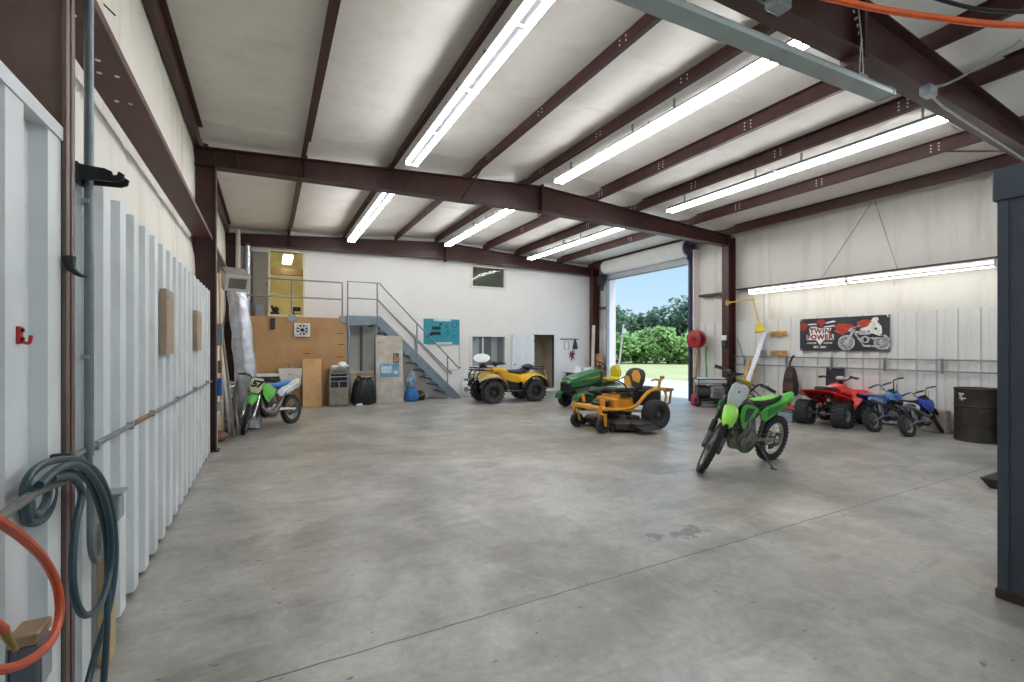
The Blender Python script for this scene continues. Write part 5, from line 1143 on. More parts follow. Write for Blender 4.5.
    if P.get('lamp'):
        m = MB(G); m.box(-1.0, 0, .97, .03, .1, .05, None, .01); obj('tail_lamp', m, mat('#8a1d1d', .3), root)
    return root
grn = mat('#43b83a', .35, 0, .06, 6, coat=.3); grn_lt = mat('#8fdc3c', .35, 0, .05, 6, coat=.3); grn57 = mat('#6cc24e', .4, 0, .1, 6)
gold = mat('#a89a6e', .45, .4, .15, 15); grey_plate = mat('#c3cbcc', .45, 0, .06, 8)
KX = dict(engine=mat('#7c7a75', .45, .6, .25, 14), cyl=mat('#8d8b86', .45, .6, .2, 14), sh=[(.45, .84), (.42, .94), (.33, .98), (.16, .95), (-.06, .87), (.06, .8), (.2, .72), (.3, .62), (.38, .7)], fr=.36, rr=.345, bar=.16, plate_s=.93, plate_up=.12, ffz=.15, plastic=grn, accent=blk, ff=grn_lt, shroud=grn, tank=blk, plate=grey_plate, bolt=1, pad=mat('#a39a2e', .5, 0, .2, 12), seat=mat('#262a28', .6), seat_top=mat('#7fd04a', .5, 0, .05, 8), side=grn, decal=mat('#1f3a22', .5, 0, .3, 12), side_dec=mat('#2a8f3a', .4, 0, .2, 9),
          rim=mat('#b9b2a6', .4, .6, .15, 12), fork_up=blk, fork_lo=alu_dk, guard=blk, frame=mat('#4a6b4a', .45, .2, .2, 8), stand=1, muf=mat('#c2b98f', .4, .5, .12, 8), cover=mat('#8d8a84', .45, .7, .2, 12), swing=mat('#8e8a80', .45, .6, .2, 12), tk=1.1, knob=36)
dirtbike('bright green dirt bike with blank pale front plate parked mid floor on its stand', (5.50, 4.02, 0), 183, .91, 9, 40, KX)
blu = mat('#2e6fc0', .35, 0, .1, 6)
B57 = dict(plastic=grn57, accent=blk, plate=mat('#cfd8b4', .5, 0, .08, 7), num='57', tank=grn57, seat=mat('#3a78c4', .5, 0, .1, 6), seat_top=mat('#4f9be0', .5, 0, .1, 6), side=mat('#cfe4ea', .4, 0, .1, 8), side_dec=mat('#eceeee', .4, 0, .1, 10), ff=mat('#4fae3e', .4, 0, .1, 6), rf=mat('#d5e2d0', .4, 0, .1, 6),
           fork_up=chrome, fork_lo=chrome, two=1, exh=mat('#6e645e', .4, .6, .3, 10), muf=alu, frame=mat('#8c8f94', .4, .4, .1, 8), swing=mat('#e3e3e6', .35, .2, .05, 8), engine=mat('#33343a', .45, .5, .3, 16), shroud=grn57, tk=1, knob=34, rim=alu)
dirtbike('small green and white dirt bike with number plate 57 by the silver duct', (.08, 10.12, 0), 234, .87, -4, 34, B57)
bl1 = mat('#2a5fb6', .35, 0, .12, 6, coat=.3); bl_d = mat('#1d2f7a', .35, 0, .15, 6, coat=.3); pale_bl = mat('#6fa6dc', .4, 0, .2, 7)
Y1 = dict(plastic=bl1, accent=blk, plate=mat('#3a62a8', .4), plate_s=.75, seat=mat('#9a96a8', .6, 0, .12, 8), tank=pale_bl, shroud=pale_bl, decal=bl1, side=bl1, side_dec=pale_bl, rf=bl_d, ff=bl1, fr=.32, rr=.30, rim=mat('#c9c9c6', .4, .5), fork_up=alu, fork_lo=alu_dk, frame=bl_d, tk=1.15, fw=.1, rw=.14, knob=30, stand=1, bar=.13, pad=bl_d, swing=alu)
dirtbike('blue youth dirt bike with grey seat between red quad and smaller blue bike', (10.45, 4.42, 0), -6, .70, 13, 24, Y1)
Y2 = dict(plastic=mat('#2347b4', .35, 0, .1, 6, coat=.3), accent=blk, plate=mat('#24355e', .4), plate_s=.8, seat=blk, tank=mat('#2347b4', .35, 0, .1, 6, coat=.3), shroud=mat('#2a50c0', .35, 0, .1, 6, coat=.3), side=mat('#e4e4e8', .4), side_dec=blk, rf=mat('#1c1d2a', .4), ff=mat('#2347b4', .35), fr=.31, rr=.30, rim=mat('#cfcfcc', .4, .5), frame=blk, tk=1.15, fw=.1, rw=.14, knob=28, fork_up=blk, fork_lo=blk, guard=blk, stand=1, bar=.09, swing=alu, exh=alu, pad=blk)
dirtbike('smallest blue kids dirt bike with black seat next to the block and drum', (10.4, 3.9, 0), -6, .63, 14, 22, Y2)

# ------------------------------------------------------------------ red sport quad
redp_ = mat('#e0231c', .35, 0, .05, 6, coat=.3)
q = thing('quad_bike', 'red sport quad bike facing the right wall', 'quad bike', (10.3, 5.36, 0), 4); q.scale = (.94, .94, .94)
I = Mx()
for x, r, w_, y0, nm in ((-.48, .255, .26, .36, 'rear_wheel'), (.5, .245, .17, .38, 'front_wheel')):
    for s_ in (1, -1): wheel(q, I, nm, (x, s_*y0, r), r, w_, r*.47, 0, 22, mat('#b9b9b8', .4, .5), rubber, 0, .035, 'disc', s_)
m = MB(); m.cyl((-.48, -.36, .255), (-.48, .36, .255), .025, n=10); m.lathe([(.05, -.05), (.06, 0), (.05, .05)], (-.48, 0, .255), (0, 1, 0), 14); m.lathe([(.1, -.005), (.1, .005)], (-.48, .09, .255), (0, 1, 0), 18); obj('rear_axle', m, alu_dk, q)
m = MB(); 
for s_ in (.06, -.06): m.tube([(-.48, s_, .27), (-.05, s_, .34)], .028, 7)
for s_ in (.14, -.14): m.tube([(.62, s_, .3), (.3, s_, .26), (-.1, s_, .27), (-.25, s_, .5), (-.6, s_*.8, .62)], .018, 7, sm=4); m.tube([(.55, s_*.6, .32), (.4, s_*.5, .7), (.0, s_*.6, .62), (-.3, s_, .6)], .018, 7, sm=4); m.tube([(.42, s_, .3), (.5, s_*2.3, .25)], .014, 6); m.tube([(.58, s_, .3), (.5, s_*2.3, .25)], .014, 6); m.tube([(.45, s_*.9, .6), (.5, s_*2.2, .28)], .02, 6)
obj('frame', m, blk, q)
m = MB(); m.box(.02, 0, .36, .34, .24, .22, None, .04); m.lathe([(.1, -.15), (.1, .15)], (.06, 0, .33), (0, 1, 0), 18); [m.box(.1, 0, .46+.022*k, .15, .15, .01) for k in range(6)]; m.box(.1, 0, .52, .11, .11, .16); obj('engine', m, engine_m, q)
m = MB(); m.tube([(.2, -.05, .5), (.3, -.12, .42), (.1, -.17, .4), (-.2, -.15, .5)], .02, 8, sm=5); m.tube([(-.2, -.15, .5), (-.24, -.15, .51), (-.56, -.15, .56), (-.6, -.15, .56)], [.02, .05, .05, .03], 12); obj('exhaust', m, alu, q)
m = MB(); m.strip([(-.02, .46), (-.1, .58), (-.26, .66), (-.46, .70), (-.64, .745), (-.74, .78)], [.36, .42, .46, .46, .43, .36], .014, crown=.03, edge=.04); 
for s_ in (1, -1): m.loft([[(x, s_*yy+q_, z) for x, z, yy in ((-.04, .47, .34), (-.24, .67, .44), (-.48, .72, .45), (-.74, .79, .35), (-.52, .56, .25), (-.2, .5, .22))] for q_ in (-.006, .006)])
obj('rear_fender', m, redp_, q)
m = MB(); m.strip([(.16, .42), (.24, .6), (.38, .72), (.54, .76), (.70, .70), (.80, .58)], [.34, .42, .47, .5, .47, .38], .014, crown=.05, edge=.03); m.body([(.2, .66, .14, .07), (.45, .67, .16, .06), (.68, .62, .14, .05), (.78, .54, .1, .04)], 3, 14); obj('front_fender', m, redp_, q)
m = MB(); m.body([(.34, .7, .1, .09), (.24, .75, .16, .11), (.06, .76, .16, .11), (-.1, .70, .1, .06)], 2.6, 16); m.lathe([(.04, 0), (.04, .03), (.03, .035)], (.12, 0, .86), (0, 0, 1), 12)
for s_ in (1, -1): m.loft([[(x, s_*yy, z) for x, z, yy in ((.36, .72, .15+q_), (.2, .84, .14+q_), (-.08, .74, .14+q_), (.02, .56, .2+q_), (.22, .52, .22+q_), (.34, .58, .2+q_))] for q_ in (0, .014)])
obj('tank_cover', m, redp_, q)
m = MB(); m.body([(.0, .76, .1, .035), (-.12, .76, .13, .055), (-.4, .775, .14, .055), (-.62, .8, .12, .04), (-.7, .8, .08, .02)], 2.8, 16); obj('seat', m, mat('#3a3637', .55, 0, .1, 8), q)
m = MB(); m.strip([(-.0, .80), (-.2, .835), (-.45, .84)], [.06, .1, .1], .01, crown=.01); obj('seat_highlight', m, mat('#c3c2c4', .5, 0, .1, 8), q)  # pale strip paints the highlight onto the dark seat
m = MB(); m.tube([(.14, .37, .98), (.2, .24, 1.0), (.25, .1, .93), (.25, -.1, .93), (.2, -.24, 1.0), (.14, -.37, .98)], .013, 8, sm=5); m.tube([(.26, 0, .93), (.4, 0, .62)], .03, 8)
hb = obj('handlebar', m, blk, q)
for s_ in (1, -1): m = MB(); m.cyl((.18, s_*.27, 1.015), (.14, s_*.39, 1.0), .02, n=8); m.box(.22, s_*.23, 1.02, .05, .05, .05, None, .01); m.tube([(.24, s_*.24, 1.02), (.24, s_*.38, 1.0)], .007, 5); obj('grip', m, rubber, hb)
m = MB(); m.box(.27, 0, .98, .1, .16, .09, None, .03); obj('headlamp_pod', m, mat('#c9c9cc', .4, .2), hb)
m = MB()
for s_ in (1, -1): m.tube([(.78, s_*.13, .3), (.9, s_*.14, .4), (.86, s_*.14, .55), (.7, s_*.13, .5)], .014, 7, sm=4)
m.cyl((.9, -.14, .42), (.9, .14, .42), .014, n=7); obj('front_bumper', m, blk, q)
m = MB(); [m.bx(-.2, .2, s_*.3-.07, s_*.3+.07, .25, .27, .005) for s_ in (1, -1)]; obj('foot_rest', m, mat('#2d3440', .5), q)
m = MB(); m.strip([(-.3, .702), (-.6, .752)], [.4, .4], .004, crown=.028); mm_ = MB(); [mm_.loft([[(x, s_*yy, z+q_) for x, z, yy in ((-.3, .69, .34), (-.3, .685, .4), (-.62, .74, .4), (-.62, .745, .34))] for q_ in (0, .006)]) for s_ in (1, -1)]; obj('decal', mm_, mat('#e8d9a8', .4, 0, .1, 10), q)

# ------------------------------------------------------------------ yellow utility quad
yel_ = mat('#e8b526', .35, 0, .06, 5, coat=.3); olive = mat('#b9a568', .4, 0, .12, 5)
q = thing('quad_bike', 'yellow utility quad bike with racks parked before the back windows', 'quad bike', (6.26, 12.15, 0), 179)
for x, r, w_, nm in ((.67, .315, .24, 'front_wheel'), (-.67, .31, .28, 'rear_wheel')):
    for s_ in (1, -1): wheel(q, I, nm, (x, s_*.43, r), r, w_, r*.5, 0, 20, mat('#2e2f31', .4, .3), rubber_d, 0, .045, 'disc', s_)
m = MB()
for s_ in (.17, -.17):
    m.tube([(.95, s_, .42), (.5, s_, .33), (-.5, s_, .33), (-.9, s_, .5)], .024, 7, sm=4); m.tube([(.85, s_, .45), (.5, s_, .78), (0, s_, .62), (-.5, s_, .72), (-.85, s_, .75)], .02, 7, sm=4)
    for x in (.67, -.67): m.tube([(x-.14, s_, .34), (x, s_*2.3, .31)], .02, 6); m.tube([(x+.14, s_, .34), (x, s_*2.3, .31)], .02, 6); m.tube([(x, s_, .72), (x, s_*2, .36)], .032, 8)
m.cyl((.67, -.4, .315), (.67, .4, .315), .025, n=8); m.cyl((-.67, -.4, .31), (-.67, .4, .31), .03, n=8)
obj('frame', m, blk, q)
m = MB(); m.box(.0, 0, .46, .6, .34, .3, None, .05); m.lathe([(.13, -.2), (.13, .2)], (.05, 0, .43), (0, 1, 0), 18); m.box(.12, 0, .64, .2, .2, .16, None, .02); obj('engine', m, engine_m, q)
m = MB(); m.strip([(.22, .52), (.28, .70), (.42, .80), (.62, .85), (.82, .84), (.98, .79), (1.06, .71)], [.5, .54, .56, .57, .56, .5, .4], .015, crown=.06, edge=.05); obj('front_fender', m, olive, q)
m = MB()
for s_ in (1, -1): m.loft([[(.67+rr_*math.cos(a), s_*y, .34+rr_*math.sin(a)) for a in [R(k) for k in range(15, 176, 20)]+[R(k) for k in range(175, 14, -20)] for rr_ in ([.40] if False else [.41])][:9]+[(.67+.37*math.cos(R(k)), s_*y, .34+.37*math.sin(R(k))) for k in range(175, 14, -20)] for y in (.36, .56)])
for s_ in (1, -1): m.loft([[(-.67+.42*math.cos(R(k)), s_*y, .34+.42*math.sin(R(k))) for k in range(10, 176, 20)]+[(-.67+.38*math.cos(R(k)), s_*y, .34+.38*math.sin(R(k))) for k in range(170, 9, -20)] for y in (.34, .57)])
obj('fender_flare', m, mat('#2a2c2d', .55, 0, .1, 10), q)
m = MB(); m.body([(.95, .74, .2, .09), (.7, .85, .22, .09), (.45, .92, .2, .09), (.25, .88, .17, .12), (.0, .74, .15, .12), (-.3, .70, .17, .1), (-.6, .76, .2, .07)], 2.6, 18)
for s_ in (1, -1): m.loft([[(x, s_*(.2+q_), z) for x, z in ((.42, .86), (.2, .9), (-.02, .76), (-.3, .70), (-.56, .76), (-.42, .6), (-.2, .54), (.02, .58), (.2, .66))] for q_ in (0, .05)])
obj('tank_cover', m, yel_, q)
m = MB(); m.strip([(-.28, .62), (-.36, .74), (-.55, .82), (-.78, .83), (-.98, .77)], [.44, .52, .56, .56, .5], .015, crown=.05, edge=.05); obj('rear_fender', m, yel_, q)
m = MB(); [m.loft([[(x, s_*(.42+q_), z) for x, z in ((.3, .56), (.38, .7), (.5, .76), (.36, .52), (.28, .46))] for q_ in (0, .13)]) for s_ in (1, -1)]; obj('side_marker', m, mat('#d8641e', .3, 0, .1, 8), q)
m = MB(); m.body([(.12, .86, .08, .03), (.0, .86, .13, .06), (-.25, .85, .16, .06), (-.5, .88, .17, .06), (-.66, .9, .14, .05), (-.72, .9, .08, .02)], 2.8, 16); obj('seat', m, mat('#2c3550', .55, 0, .12, 8), q)
def rack(x0, x1, z, hw, nm):
    m = MB(); m.tube([(x0, -hw, z), (x1, -hw, z), (x1, hw, z), (x0, hw, z)], .014, 7, closed=True)
    for k in range(1, 6): y = -hw+2*hw*k/6; m.cyl((x0, y, z), (x1, y, z), .009, n=6)
    m.tube([(x0, -hw*.9, z+.07), (x1, -hw*.9, z+.07), (x1, hw*.9, z+.07), (x0, hw*.9, z+.07)], .011, 6, closed=True)
    for x in (x0+.05, x1-.05):
        for y in (-hw*.9, hw*.9): m.cyl((x, y, z-.1), (x, y, z+.07), .01, n=6)
    obj(nm, m, blk, q)
rack(.62, 1.08, .92, .36, 'front_rack'); rack(-1.05, -.62, .93, .38, 'rear_rack')
m = MB()
for s_ in (.16, -.16): m.tube([(.98, s_, .42), (1.12, s_, .46), (1.14, s_, .8), (1.06, s_, .92)], .016, 7, sm=4); m.tube([(1.13, s_, .6), (1.13, s_*2, .6), (1.08, s_*2.2, .85)], .012, 6, sm=3)
for z in (.5, .6, .7, .8): m.cyl((1.135, -.2, z), (1.135, .2, z), .011, n=6)
obj('brush_guard', m, blk, q)
m = MB(); [m.lathe([(.01, .03), (.06, .025), (.065, 0), (.05, -.06)], (1.05, s_*.22, .72), (1, 0, 0), 16) for s_ in (1, -1)]; obj('headlamp', m, mat('#d8dcde', .15, .2), q)
m = MB(); m.tube([(.28, .4, 1.1), (.34, .26, 1.13), (.38, .1, 1.06), (.38, -.1, 1.06), (.34, -.26, 1.13), (.28, -.4, 1.1)], .014, 8, sm=5); m.tube([(.39, 0, 1.05), (.55, 0, .7)], .035, 8); m.box(.42, 0, 1.1, .16, .2, .1, None, .03); hb = obj('handlebar', m, blk, q)
for s_ in (1, -1): m = MB(); m.cyl((.32, s_*.29, 1.12), (.28, s_*.42, 1.1), .022, n=8); m.box(.36, s_*.24, 1.13, .08, .07, .06, None, .015); m.tube([(.37, s_*.25, 1.13), (.36, s_*.42, 1.09)], .007, 5); obj('grip', m, rubber, hb)
m = MB(); [m.bx(-.3, .3, s_*.38-.12, s_*.38+.12, .30, .34, .01) for s_ in (1, -1)]; obj('foot_board', m, mat('#3a3d3e', .6, 0, .1, 12), q)
m = MB(); [m.tube([(.36, s_*.48, .7), (.3, s_*.5, .45), (.2, s_*.5, .33)], .02, 7, sm=3) for s_ in (1, -1)]; obj('leg_guard', m, mat('#b9b9b6', .4, .4), q)
m = MB(); m.tube([(-.2, -.22, .5), (-.5, -.22, .6)], .03, 8); m.tube([(-.5, -.22, .6), (-.54, -.22, .61), (-.95, -.22, .66)], [.03, .065, .06], 12); obj('exhaust', m, alu_dk, q)
m = MB(); m.tube([(-1.05, .3, .9), (-1.16, .2, .75), (-1.12, .34, .6)], .03, 8, sm=4); mono_m = obj('tow_strap', m, mat('#c79a6a', .6, 0, .15, 8), q)
bx_, by_ = 5.28, 12.1
t = thing('round_dish', 'whitish oval dish propped on the front rack of the yellow quad', 'dish', (5.42, 12.05, 1.0)); m = MB(); m.box(0, 0, .03, .16, .2, .1, None, .02); m.tube([(0, 0, .07), (-.02, 0, .16)], .035, 8); obj('stand', m, blk, t); M = tr(-.04, 0, .25) @ rz(-28) @ rx(38) @ sc(1, .8, 1); m = MB(M); m.lathe([(.24, .0), (.235, .03), (.17, .06), (.08, .075), (.0, .08), (.0, .06), (.08, .055), (.17, .04)], (0, 0, 0), (0, 0, 1), 28, closed=False); obj('dish', m, mat('#d3d8da', .45, 0, .06, 8), t)
m = MB(); cloth_blob(m, (6.9, 12.1, .945), (.15, .2, .07), 44, .25); mono('rack_load', m, mat('#4a4038', .7, 0, .3, 14), 'dark bundle strapped on the rear rack of the yellow quad', 'bundle', ang=80)

# ------------------------------------------------------------------ green lawn tractor
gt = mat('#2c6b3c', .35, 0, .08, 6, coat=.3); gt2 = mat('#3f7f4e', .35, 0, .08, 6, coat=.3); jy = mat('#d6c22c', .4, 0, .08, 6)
q = thing('lawn_tractor', 'green lawn tractor with yellow seat behind the orange mower', 'lawn tractor', (7.62, 9.88, 0), 181)
for s_ in (1, -1):
    wheel(q, I, 'front_wheel', (.62, s_*.38, .2), .2, .16, .1, 0, 0, blk, rubber, 0, .03, 'disc', s_); wheel(q, I, 'rear_wheel', (-.62, s_*.4, .28), .28, .26, .14, 0, 18, jy, rubber, 0, .04, 'disc', s_)
m = MB(); m.body([(.88, .60, .2, .1), (.84, .63, .25, .16), (.6, .68, .27, .19), (.2, .75, .28, .2), (-.02, .80, .27, .19)], 3.2, 20); obj('hood', m, gt, q)
m = MB(); m.strip([(.9, .70), (.82, .79), (.55, .865), (.2, .945), (-.04, .99)], [.2, .24, .25, .25, .23], .02, crown=.03); obj('hood_top', m, gt2, q)  # lighter green paints in the reflection along the top of the hood
m = MB(); m.box(.80, 0, .54, .2, .46, .24, None, .03); [m.box(.9, y, .55, .02, .025, .2, None, .004) for y in (-.16, -.08, 0, .08, .16)]; obj('grille', m, blk, q)
m = MB(); [m.box(.87, s_*.14, .68, .06, .12, .05, None, .015) for s_ in (1, -1)]; obj('headlamp', m, mat('#cfd6d6', .2), q)
m = MB(); [m.loft([[(x, s_*(.268+q_), z) for x, z in ((.6, .74), (.1, .82), (-.02, .86), (-.02, .81), (.1, .78))] for q_ in (.012, .018)]) for s_ in (1, -1)]; obj('side_stripe', m, mat('#a8a83e', .4, 0, .15, 8), q)
m = MB(); m.body([(.75, .38, .2, .06), (.3, .36, .22, .07), (-.3, .34, .24, .07), (-.9, .36, .22, .08)], 4, 12); m.cyl((.62, -.36, .22), (.62, .36, .22), .03, n=8); obj('chassis', m, blk, q)
m = MB(); [m.strip([(.88, .26), (.84, .38), (.7, .46), (.54, .47), (.38, .4)], [.13]*5, .016, s_*.38, crown=.025, edge=.03) for s_ in (1, -1)]; obj('front_mudguard', m, gt, q)
m = MB(); m.box(-.1, 0, .74, .16, .42, .42, Mx.Rotation(R(-10), 4, 'Y'), .03); m.tube([(-.1, 0, .9), (-.24, 0, 1.06)], .03, 8); obj('dash_column', m, mat('#26402d', .5), q)
m = MB(); Mw = tr(-.26, 0, 1.08) @ ry(-42); mw = MB(Mw); mw.tube([(.18*math.cos(2*PI*k/24), .18*math.sin(2*PI*k/24), 0) for k in range(24)], .015, 7, closed=True); [mw.tube([(0, 0, -.03), (.18*math.cos(a), .18*math.sin(a), 0)], .012, 5) for a in (.5, 2.6, 4.71)]; mw.lathe([(.04, -.05), (.04, .0), (.03, .01)], (0, 0, 0), (0, 0, 1), 12); obj('steering_wheel', mw, blk, q)
m = MB(); m.strip([(-.22, .30), (-.3, .46), (-.42, .60), (-.66, .64), (-.9, .60), (-1.0, .5)], [.5, .52, .54, .54, .53, .48], .02, crown=.02, edge=.03); obj('rear_fender', m, gt, q)
m = MB(); m.bx(-.3, .25, -.42, .42, .27, .3, .008); obj('foot_deck', m, mat('#2b4a33', .5), q)
m = MB(); m.body([(-.36, .70, .18, .03), (-.4, .71, .23, .06), (-.66, .70, .24, .06), (-.78, .72, .2, .05)], 3, 16); st = obj('seat', m, jy, q)
m = MB(Mx.Translation((-.80, 0, .74)) @ ry(-12)); m.body([(0, 0, .2, .04), (.08, 0, .22, .055), (.24, 0, .2, .05), (.33, 0, .13, .035), (.35, 0, .06, .02)], 3, 16, 'z'); 
mb2 = MB(); mb2.v = m.v; mb2.f = m.f
# body 'z' gives (y,z,x) order with hw along x: rotate so the wide side faces forward
R90 = Mx.Translation((-.80, 0, 0)) @ rz(90) @ Mx.Translation((.80, 0, 0)); mb2.v = [R90 @ p for p in mb2.v]; obj('backrest', mb2, jy, st)
m = MB(); m.box(-.79, 0, .70, .06, .2, .1, None, .02); obj('seat_bracket', m, blk, st)
m = MB(); m.box(.0, 0, .2, .62, 1.0, .16, None, .05); obj('mower_deck', m, gt, q)

# ------------------------------------------------------------------ orange-yellow zero turn mower
zy = mat('#dd9a22', .4, 0, .08, 6, coat=.2); zd = mat('#2b2b2b', .5, 0, .15, 10)
q = thing('zero_turn_mower', 'orange-yellow zero-turn mower with black seat in front of the green tractor', 'zero-turn mower', (6.07, 7.12, 0), 180)
yt = .52
for s_ in (1, -1):
    wheel(q, I, 'rear_wheel', (-.52, s_*yt, .28), .28, .27, .14, 0, 0, mat('#3a3a38', .5), rubber, 0, .045, 'disc', s_)
    w_ = wheel(q, tr(0, 0, 0), 'caster_wheel', (.66, s_*.40, .14), .14, .1, .06, 0, 0, blk, rubber, 0, .02, 'disc', s_)
    m = MB(); m.tube([(.66, s_*.40+s_*.075, .14), (.69, s_*.475, .34), (.72, s_*.40, .36)], .024, 7); m.tube([(.66, s_*.40-s_*.075, .14), (.69, s_*.325, .34), (.72, s_*.40, .36)], .024, 7); m.bx(.63, .69, s_*.47, s_*.485, .13, .36, .004); m.cyl((.72, s_*.40, .34), (.72, s_*.40, .5), .034, n=12); obj('caster_fork', m, zy, q)
m = MB()
m.bx(.58, .74, -.42, .42, .40, .47, .012)
for s_ in (1, -1):
    m.tube([(.70, s_*.40, .44), (.5, s_*.38, .42), (.1, s_*.36, .40), (-.14, s_*.40, .46), (-.34, s_*.44, .66), (-.52, s_*.44, .74), (-.86, s_*.42, .74)], .034, 8, sm=5)
    m.tube([(.1, s_*.36, .38), (-.3, s_*.36, .34), (-.8, s_*.36, .36)], .03, 7)
    m.tube([(-.86, s_*.42, .74), (-.9, s_*.42, .6), (-.86, s_*.4, .36)], .026, 7)
m.cyl((-.86, -.42, .74), (-.86, .42, .74), .024, n=8)
obj('frame', m, zy, q)
for s_ in (1, -1): m = MB(); m.tube([(-.66, s_*.44, .74), (-.71, s_*.44, .9), (-.75, s_*.44, .96)], .03, 8); m.box(-.77, s_*.44, .97, .09, .05, .07, None, .01); m.tube([(-.72, s_*.44, .92), (-.58, s_*.44, .94), (-.5, s_*.42, .92)], .02, 7); obj('roll_bar', m, mat('#b98a3a', .45, 0, .1, 8), q)
m = MB(); m.tube([(-.85, .42, .7), (-1.08, .40, .72), (-1.12, .3, .72), (-1.12, -.3, .72), (-1.08, -.40, .72), (-.85, -.42, .7)], .026, 8, sm=4); m.tube([(-1.1, .36, .72), (-1.05, .36, .45), (-.85, .36, .4)], .022, 7); m.tube([(-1.1, -.36, .72), (-1.05, -.36, .45), (-.85, -.36, .4)], .022, 7); obj('rear_guard', m, mat('#8c6a46', .5, .1, .15, 8), q)
m = MB(); m.box(-.78, 0, .56, .4, .5, .34, None, .05); m.lathe([(.17, .17), (.17, .24), (.12, .27), (.02, .28)], (-.78, 0, .5), (0, 0, 1), 20); obj('engine', m, zd, q)
m = MB(); m.box(.05, 0, .50, .46, .58, .2, None, .03); m.bx(.22, .55, -.3, .3, .40, .425, .006); m.box(.02, 0, .62, .3, .5, .06, None, .02); obj('body_pan', m, zy, q)
m = MB(); m.box(.42, 0, .47, .2, .3, .1, None, .02); m.box(.36, .16, .5, .1, .1, .1, None, .02); m.box(.33, -.14, .5, .12, .1, .1, None, .02); obj('pedal_box', m, zd, q)
m = MB(); m.bx(.52, .6, .24, .3, .42, .66, .008); m.box(.6, .27, .58, .03, .08, .16, Mx.Rotation(R(15), 4, 'Y'), .006); m.box(.6, -.27, .58, .03, .08, .16, Mx.Rotation(R(15), 4, 'Y'), .006); obj('height_lever', m, zy, q)
m = MB(); m.body([(.2, .74, .2, .025), (.16, .75, .25, .05), (-.12, .74, .26, .055), (-.28, .75, .24, .05)], 3, 18); st = obj('seat', m, zd, q)
m = MB(); m.strip([(.15, .80), (-.1, .80), (-.24, .805)], [.2, .22, .2], .012, crown=.01); obj('seat_pad', m, mat('#b9b6b2', .55, 0, .35, 14, col2='#4a4a4c'), st)
Mb = Mx.Translation((-.40, 0, .71)) @ ry(-16) @ sc(1.0, 1.12, .9)
m = MB(Mb); rings = []
for z, hw, hh in ((.0, .17, .035), (.08, .22, .05), (.25, .255, .055), (.4, .23, .05), (.47, .17, .045), (.50, .08, .03)): rings.append([(hh*math.copysign(abs(math.cos(a))**.7, math.cos(a)), hw*math.copysign(abs(math.sin(a))**.7, math.sin(a)), z) for a in [2*PI*(j+.5)/18 for j in range(18)]])
m.loft(rings); bk = obj('backrest', m, zd, st)
m = MB(Mb)
for pz in ([(-.19, .12), (-.04, .04), (.02, .1), (-.1, .3), (-.18, .3)], [(.04, .2), (.19, .16), (.2, .3), (.1, .44), (.0, .44), (-.04, .34)]): m.ext(pz, (.056, 0, 0), (0, 1, 0), (0, 0, 1), .014, (1, 0, 0))
obj('back_panel', m, zy, bk)
m = MB(); m.box(-.24, 0, .67, .1, .2, .14, None, .02); m.box(0, .3, .66, .3, .06, .1, None, .015); m.box(0, -.3, .66, .3, .06, .1, None, .015); obj('seat_bracket', m, zd, st)
for s_ in (1, -1):
    m = MB(); m.tube([(-.05, s_*.33, .62), (.05, s_*.34, .8), (.16, s_*.33, .9), (.2, s_*.2, .93)], .013, 7, sm=4); l_ = obj('steering_lever', m, blk, q)
m = MB()
dk = [(.42, -.5), (.42, .5), (.3, .62), (-.05, .66), (-.3, .6), (-.36, .3), (-.36, -.3), (-.3, -.6), (-.05, -.66), (.3, -.62)]
m.loft([[(x*k, y*k, z) for x, y in dk] for k, z in ((1.0, .06), (1.0, .16), (.93, .2), (.8, .205))]); 
deck = obj('mower_deck', m, mat('#4a4030', .6, .1, .25, 7, col2='#2a2622'), q)
m = MB(); [m.lathe([(.12, .2), (.12, .26), (.05, .28)], (x, y, 0), (0, 0, 1), 18) for x, y in ((.1, 0), (-.08, .38), (-.08, -.38))]; obj('spindle_cover', m, zd, deck)
m = MB(); [m.lathe([(.06, -.03), (.06, .03)], (.48, y, .07), (0, 1, 0), 14) for y in (.45, -.45, .05)]; [m.bx(.4, .49, y-.04, y-.032, .05, .16) for y in (.45, -.45, .05)]; obj('gauge_wheel', m, blk, deck)
m = MB(); m.loft([[(.2, .62, .2), (-.2, .62, .2), (-.22, .95, .1), (.22, .95, .1)], [(.2, .62, .18), (-.2, .62, .18), (-.22, .95, .085), (.22, .95, .085)]]); m.bx(-.2, .2, .6, .8, .06, .19, .02); obj('discharge_chute', m, zd, deck)

# ------------------------------------------------------------------ generator, red push mower by the door
t = thing('generator', 'grey portable generator in a black frame beside the roller door', 'generator', (10.4, 8.45, 0), 145)
m = MB()
for y in (.3, -.3): m.tube([(-.38, y, .12), (-.38, y, .74), (.38, y, .74), (.38, y, .12)], .018, 8, closed=True)
for x in (-.38, .38):
    for z in (.12, .74): m.cyl((x, -.3, z), (x, .3, z), .018, n=8)
m.bx(-.36, .36, -.27, .27, .16, .19); obj('frame', m, blk, t)
m = MB(); m.body([(-.36, .66, .2, .04), (-.32, .68, .26, .09), (.3, .68, .26, .09), (.36, .66, .2, .04)], 3, 16); m.lathe([(.05, 0), (.05, .04)], (0, 0, .76), (0, 0, 1), 12); obj('fuel_tank', m, mat('#d4d6d8', .4, .1, .06, 8), t)
m = MB(); m.box(-.14, 0, .38, .36, .4, .36, None, .05); m.lathe([(.14, -.24), (.15, -.2), (.15, .2)], (-.12, 0, .38), (0, 1, 0), 18); obj('engine', m, mat('#a4a6a6', .45, .3, .2, 10), t)
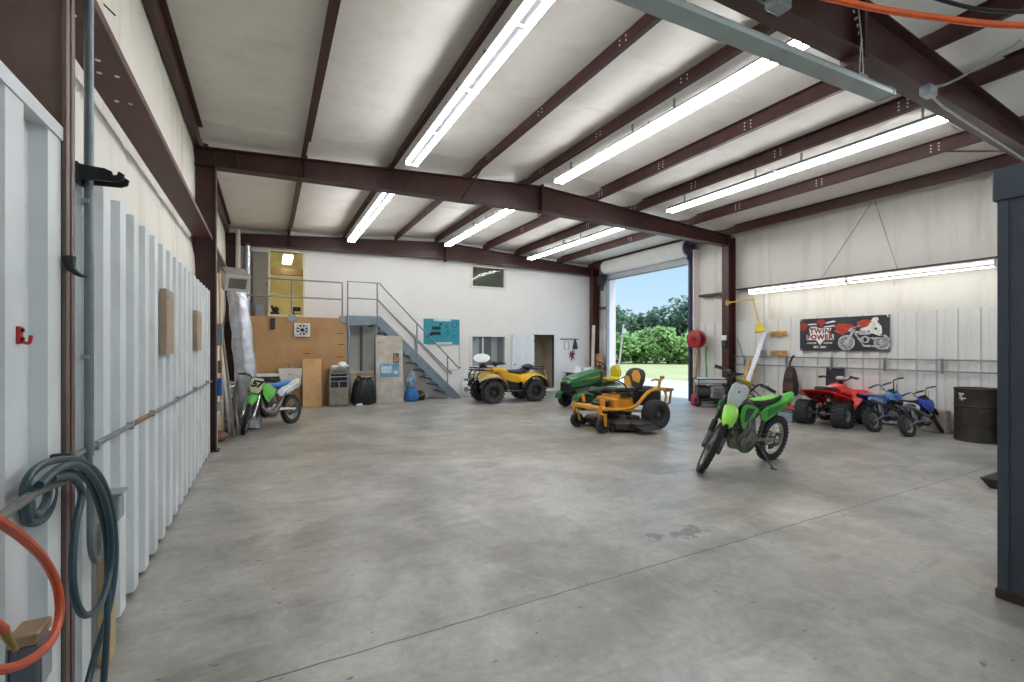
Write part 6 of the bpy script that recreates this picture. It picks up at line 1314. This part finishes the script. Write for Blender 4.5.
m = MB(); m.lathe([(.02, -.02), (.17, 0), (.17, .28), (.1, .3)], (.05, 0, .38), (1, 0, 0), 20); m.box(.2, -.24, .42, .26, .06, .26, None, .01); obj('alternator', m, mat('#3d3f42', .5, .2), t)
m = MB(); [m.lathe([(.02, -.04), (.13, -.04), (.13, .04), (.02, .04)], (-.3, s_*.36, .13), (0, 1, 0), 18) for s_ in (1, -1)]; obj('wheel', m, rubber, t)
m = MB(); m.tube([(-.38, -.3, .74), (-.5, -.3, .84), (-.72, -.3, .88), (-.72, .3, .88), (-.5, .3, .84), (-.38, .3, .74)], .016, 7); m.bx(-.66, -.4, -.28, .28, .86, .88, .005); obj('handle', m, blk, t)
m = MB(); m.tube([(.36, -.12, .2), (.36, -.12, 0)], .02, 6); m.tube([(.36, .12, .2), (.36, .12, 0)], .02, 6); obj('foot', m, rubber, t)
t = thing('fuel_can', 'red fuel can at the foot of the roller door guide', 'fuel can', (10.27, 8.8, 0), 40); t.scale = (.7, .7, .85); m = MB(); m.body([(0, 0, .12, .17), (.03, 0, .14, .19), (.3, 0, .14, .19), (.36, 0, .1, .15), (.38, 0, .05, .1)], 3.4, 18, 'z'); obj('can', m, mat('#b23a48', .4, 0, .08, 8), t); m = MB(); m.tube([(0, -.1, .36), (0, -.1, .43), (0, .08, .43), (0, .08, .36)], .014, 7, sm=3); obj('handle', m, mat('#a83442', .4), t); m = MB(); m.tube([(0, .12, .34), (0, .2, .42)], [.03, .02], 8); obj('spout', m, blk, t)
t = thing('push_mower', 'red push mower with folding black handle behind the green bike', 'push mower', (10.1, 6.3, 0), -70)
m = MB(); m.body([(-.3, .2, .2, .06), (-.2, .22, .25, .08), (.2, .22, .25, .08), (.34, .18, .18, .05)], 3, 16); obj('deck', m, mat('#b4302a', .4, 0, .1, 8), t)
m = MB(); m.lathe([(.12, .28), (.14, .36), (.13, .42), (.06, .45), (.01, .45)], (0, 0, 0), (0, 0, 1), 18); obj('engine', m, zd, t)
for x, y, r in ((.28, .25, .1), (.28, -.25, .1), (-.26, .26, .12), (-.26, -.26, .12)):
    m = MB(); m.lathe([(.02, -.025), (r, -.025), (r, .025), (.02, .025)], (x, y, r), (0, 1, 0), 18); obj('wheel', m, rubber, t)
m = MB(); m.tube([(-.28, .2, .25), (-.75, .22, .62), (-1.05, .22, .82), (-1.12, .12, .86), (-1.12, -.12, .86), (-1.05, -.22, .82), (-.75, -.22, .62), (-.28, -.2, .25)], .014, 8, sm=4); m.cyl((-.75, -.22, .62), (-.75, .22, .62), .01, n=6); obj('handle', m, blk, t)
m = MB(); m.box(-1.12, 0, .86, .06, .09, .06, None, .01); obj('handle_switch', m, blk, t)
t = thing('battery_box', 'small blue-grey box on the floor left of the red quad', 'box', (9.72, 5.98, 0), 10); m = MB(); m.bx(-.1, .1, -.14, .14, 0, .2, .01); obj('box', m, mat('#8b98a4', .45, 0, .1, 8), t); m = MB(); m.bx(-.11, .11, -.15, .15, .2, .235, .008); m.tube([(0, -.1, .22), (0, -.1, .27), (0, .1, .27), (0, .1, .22)], .01, 6); obj('lid', m, mat('#4e5a66', .5), t)
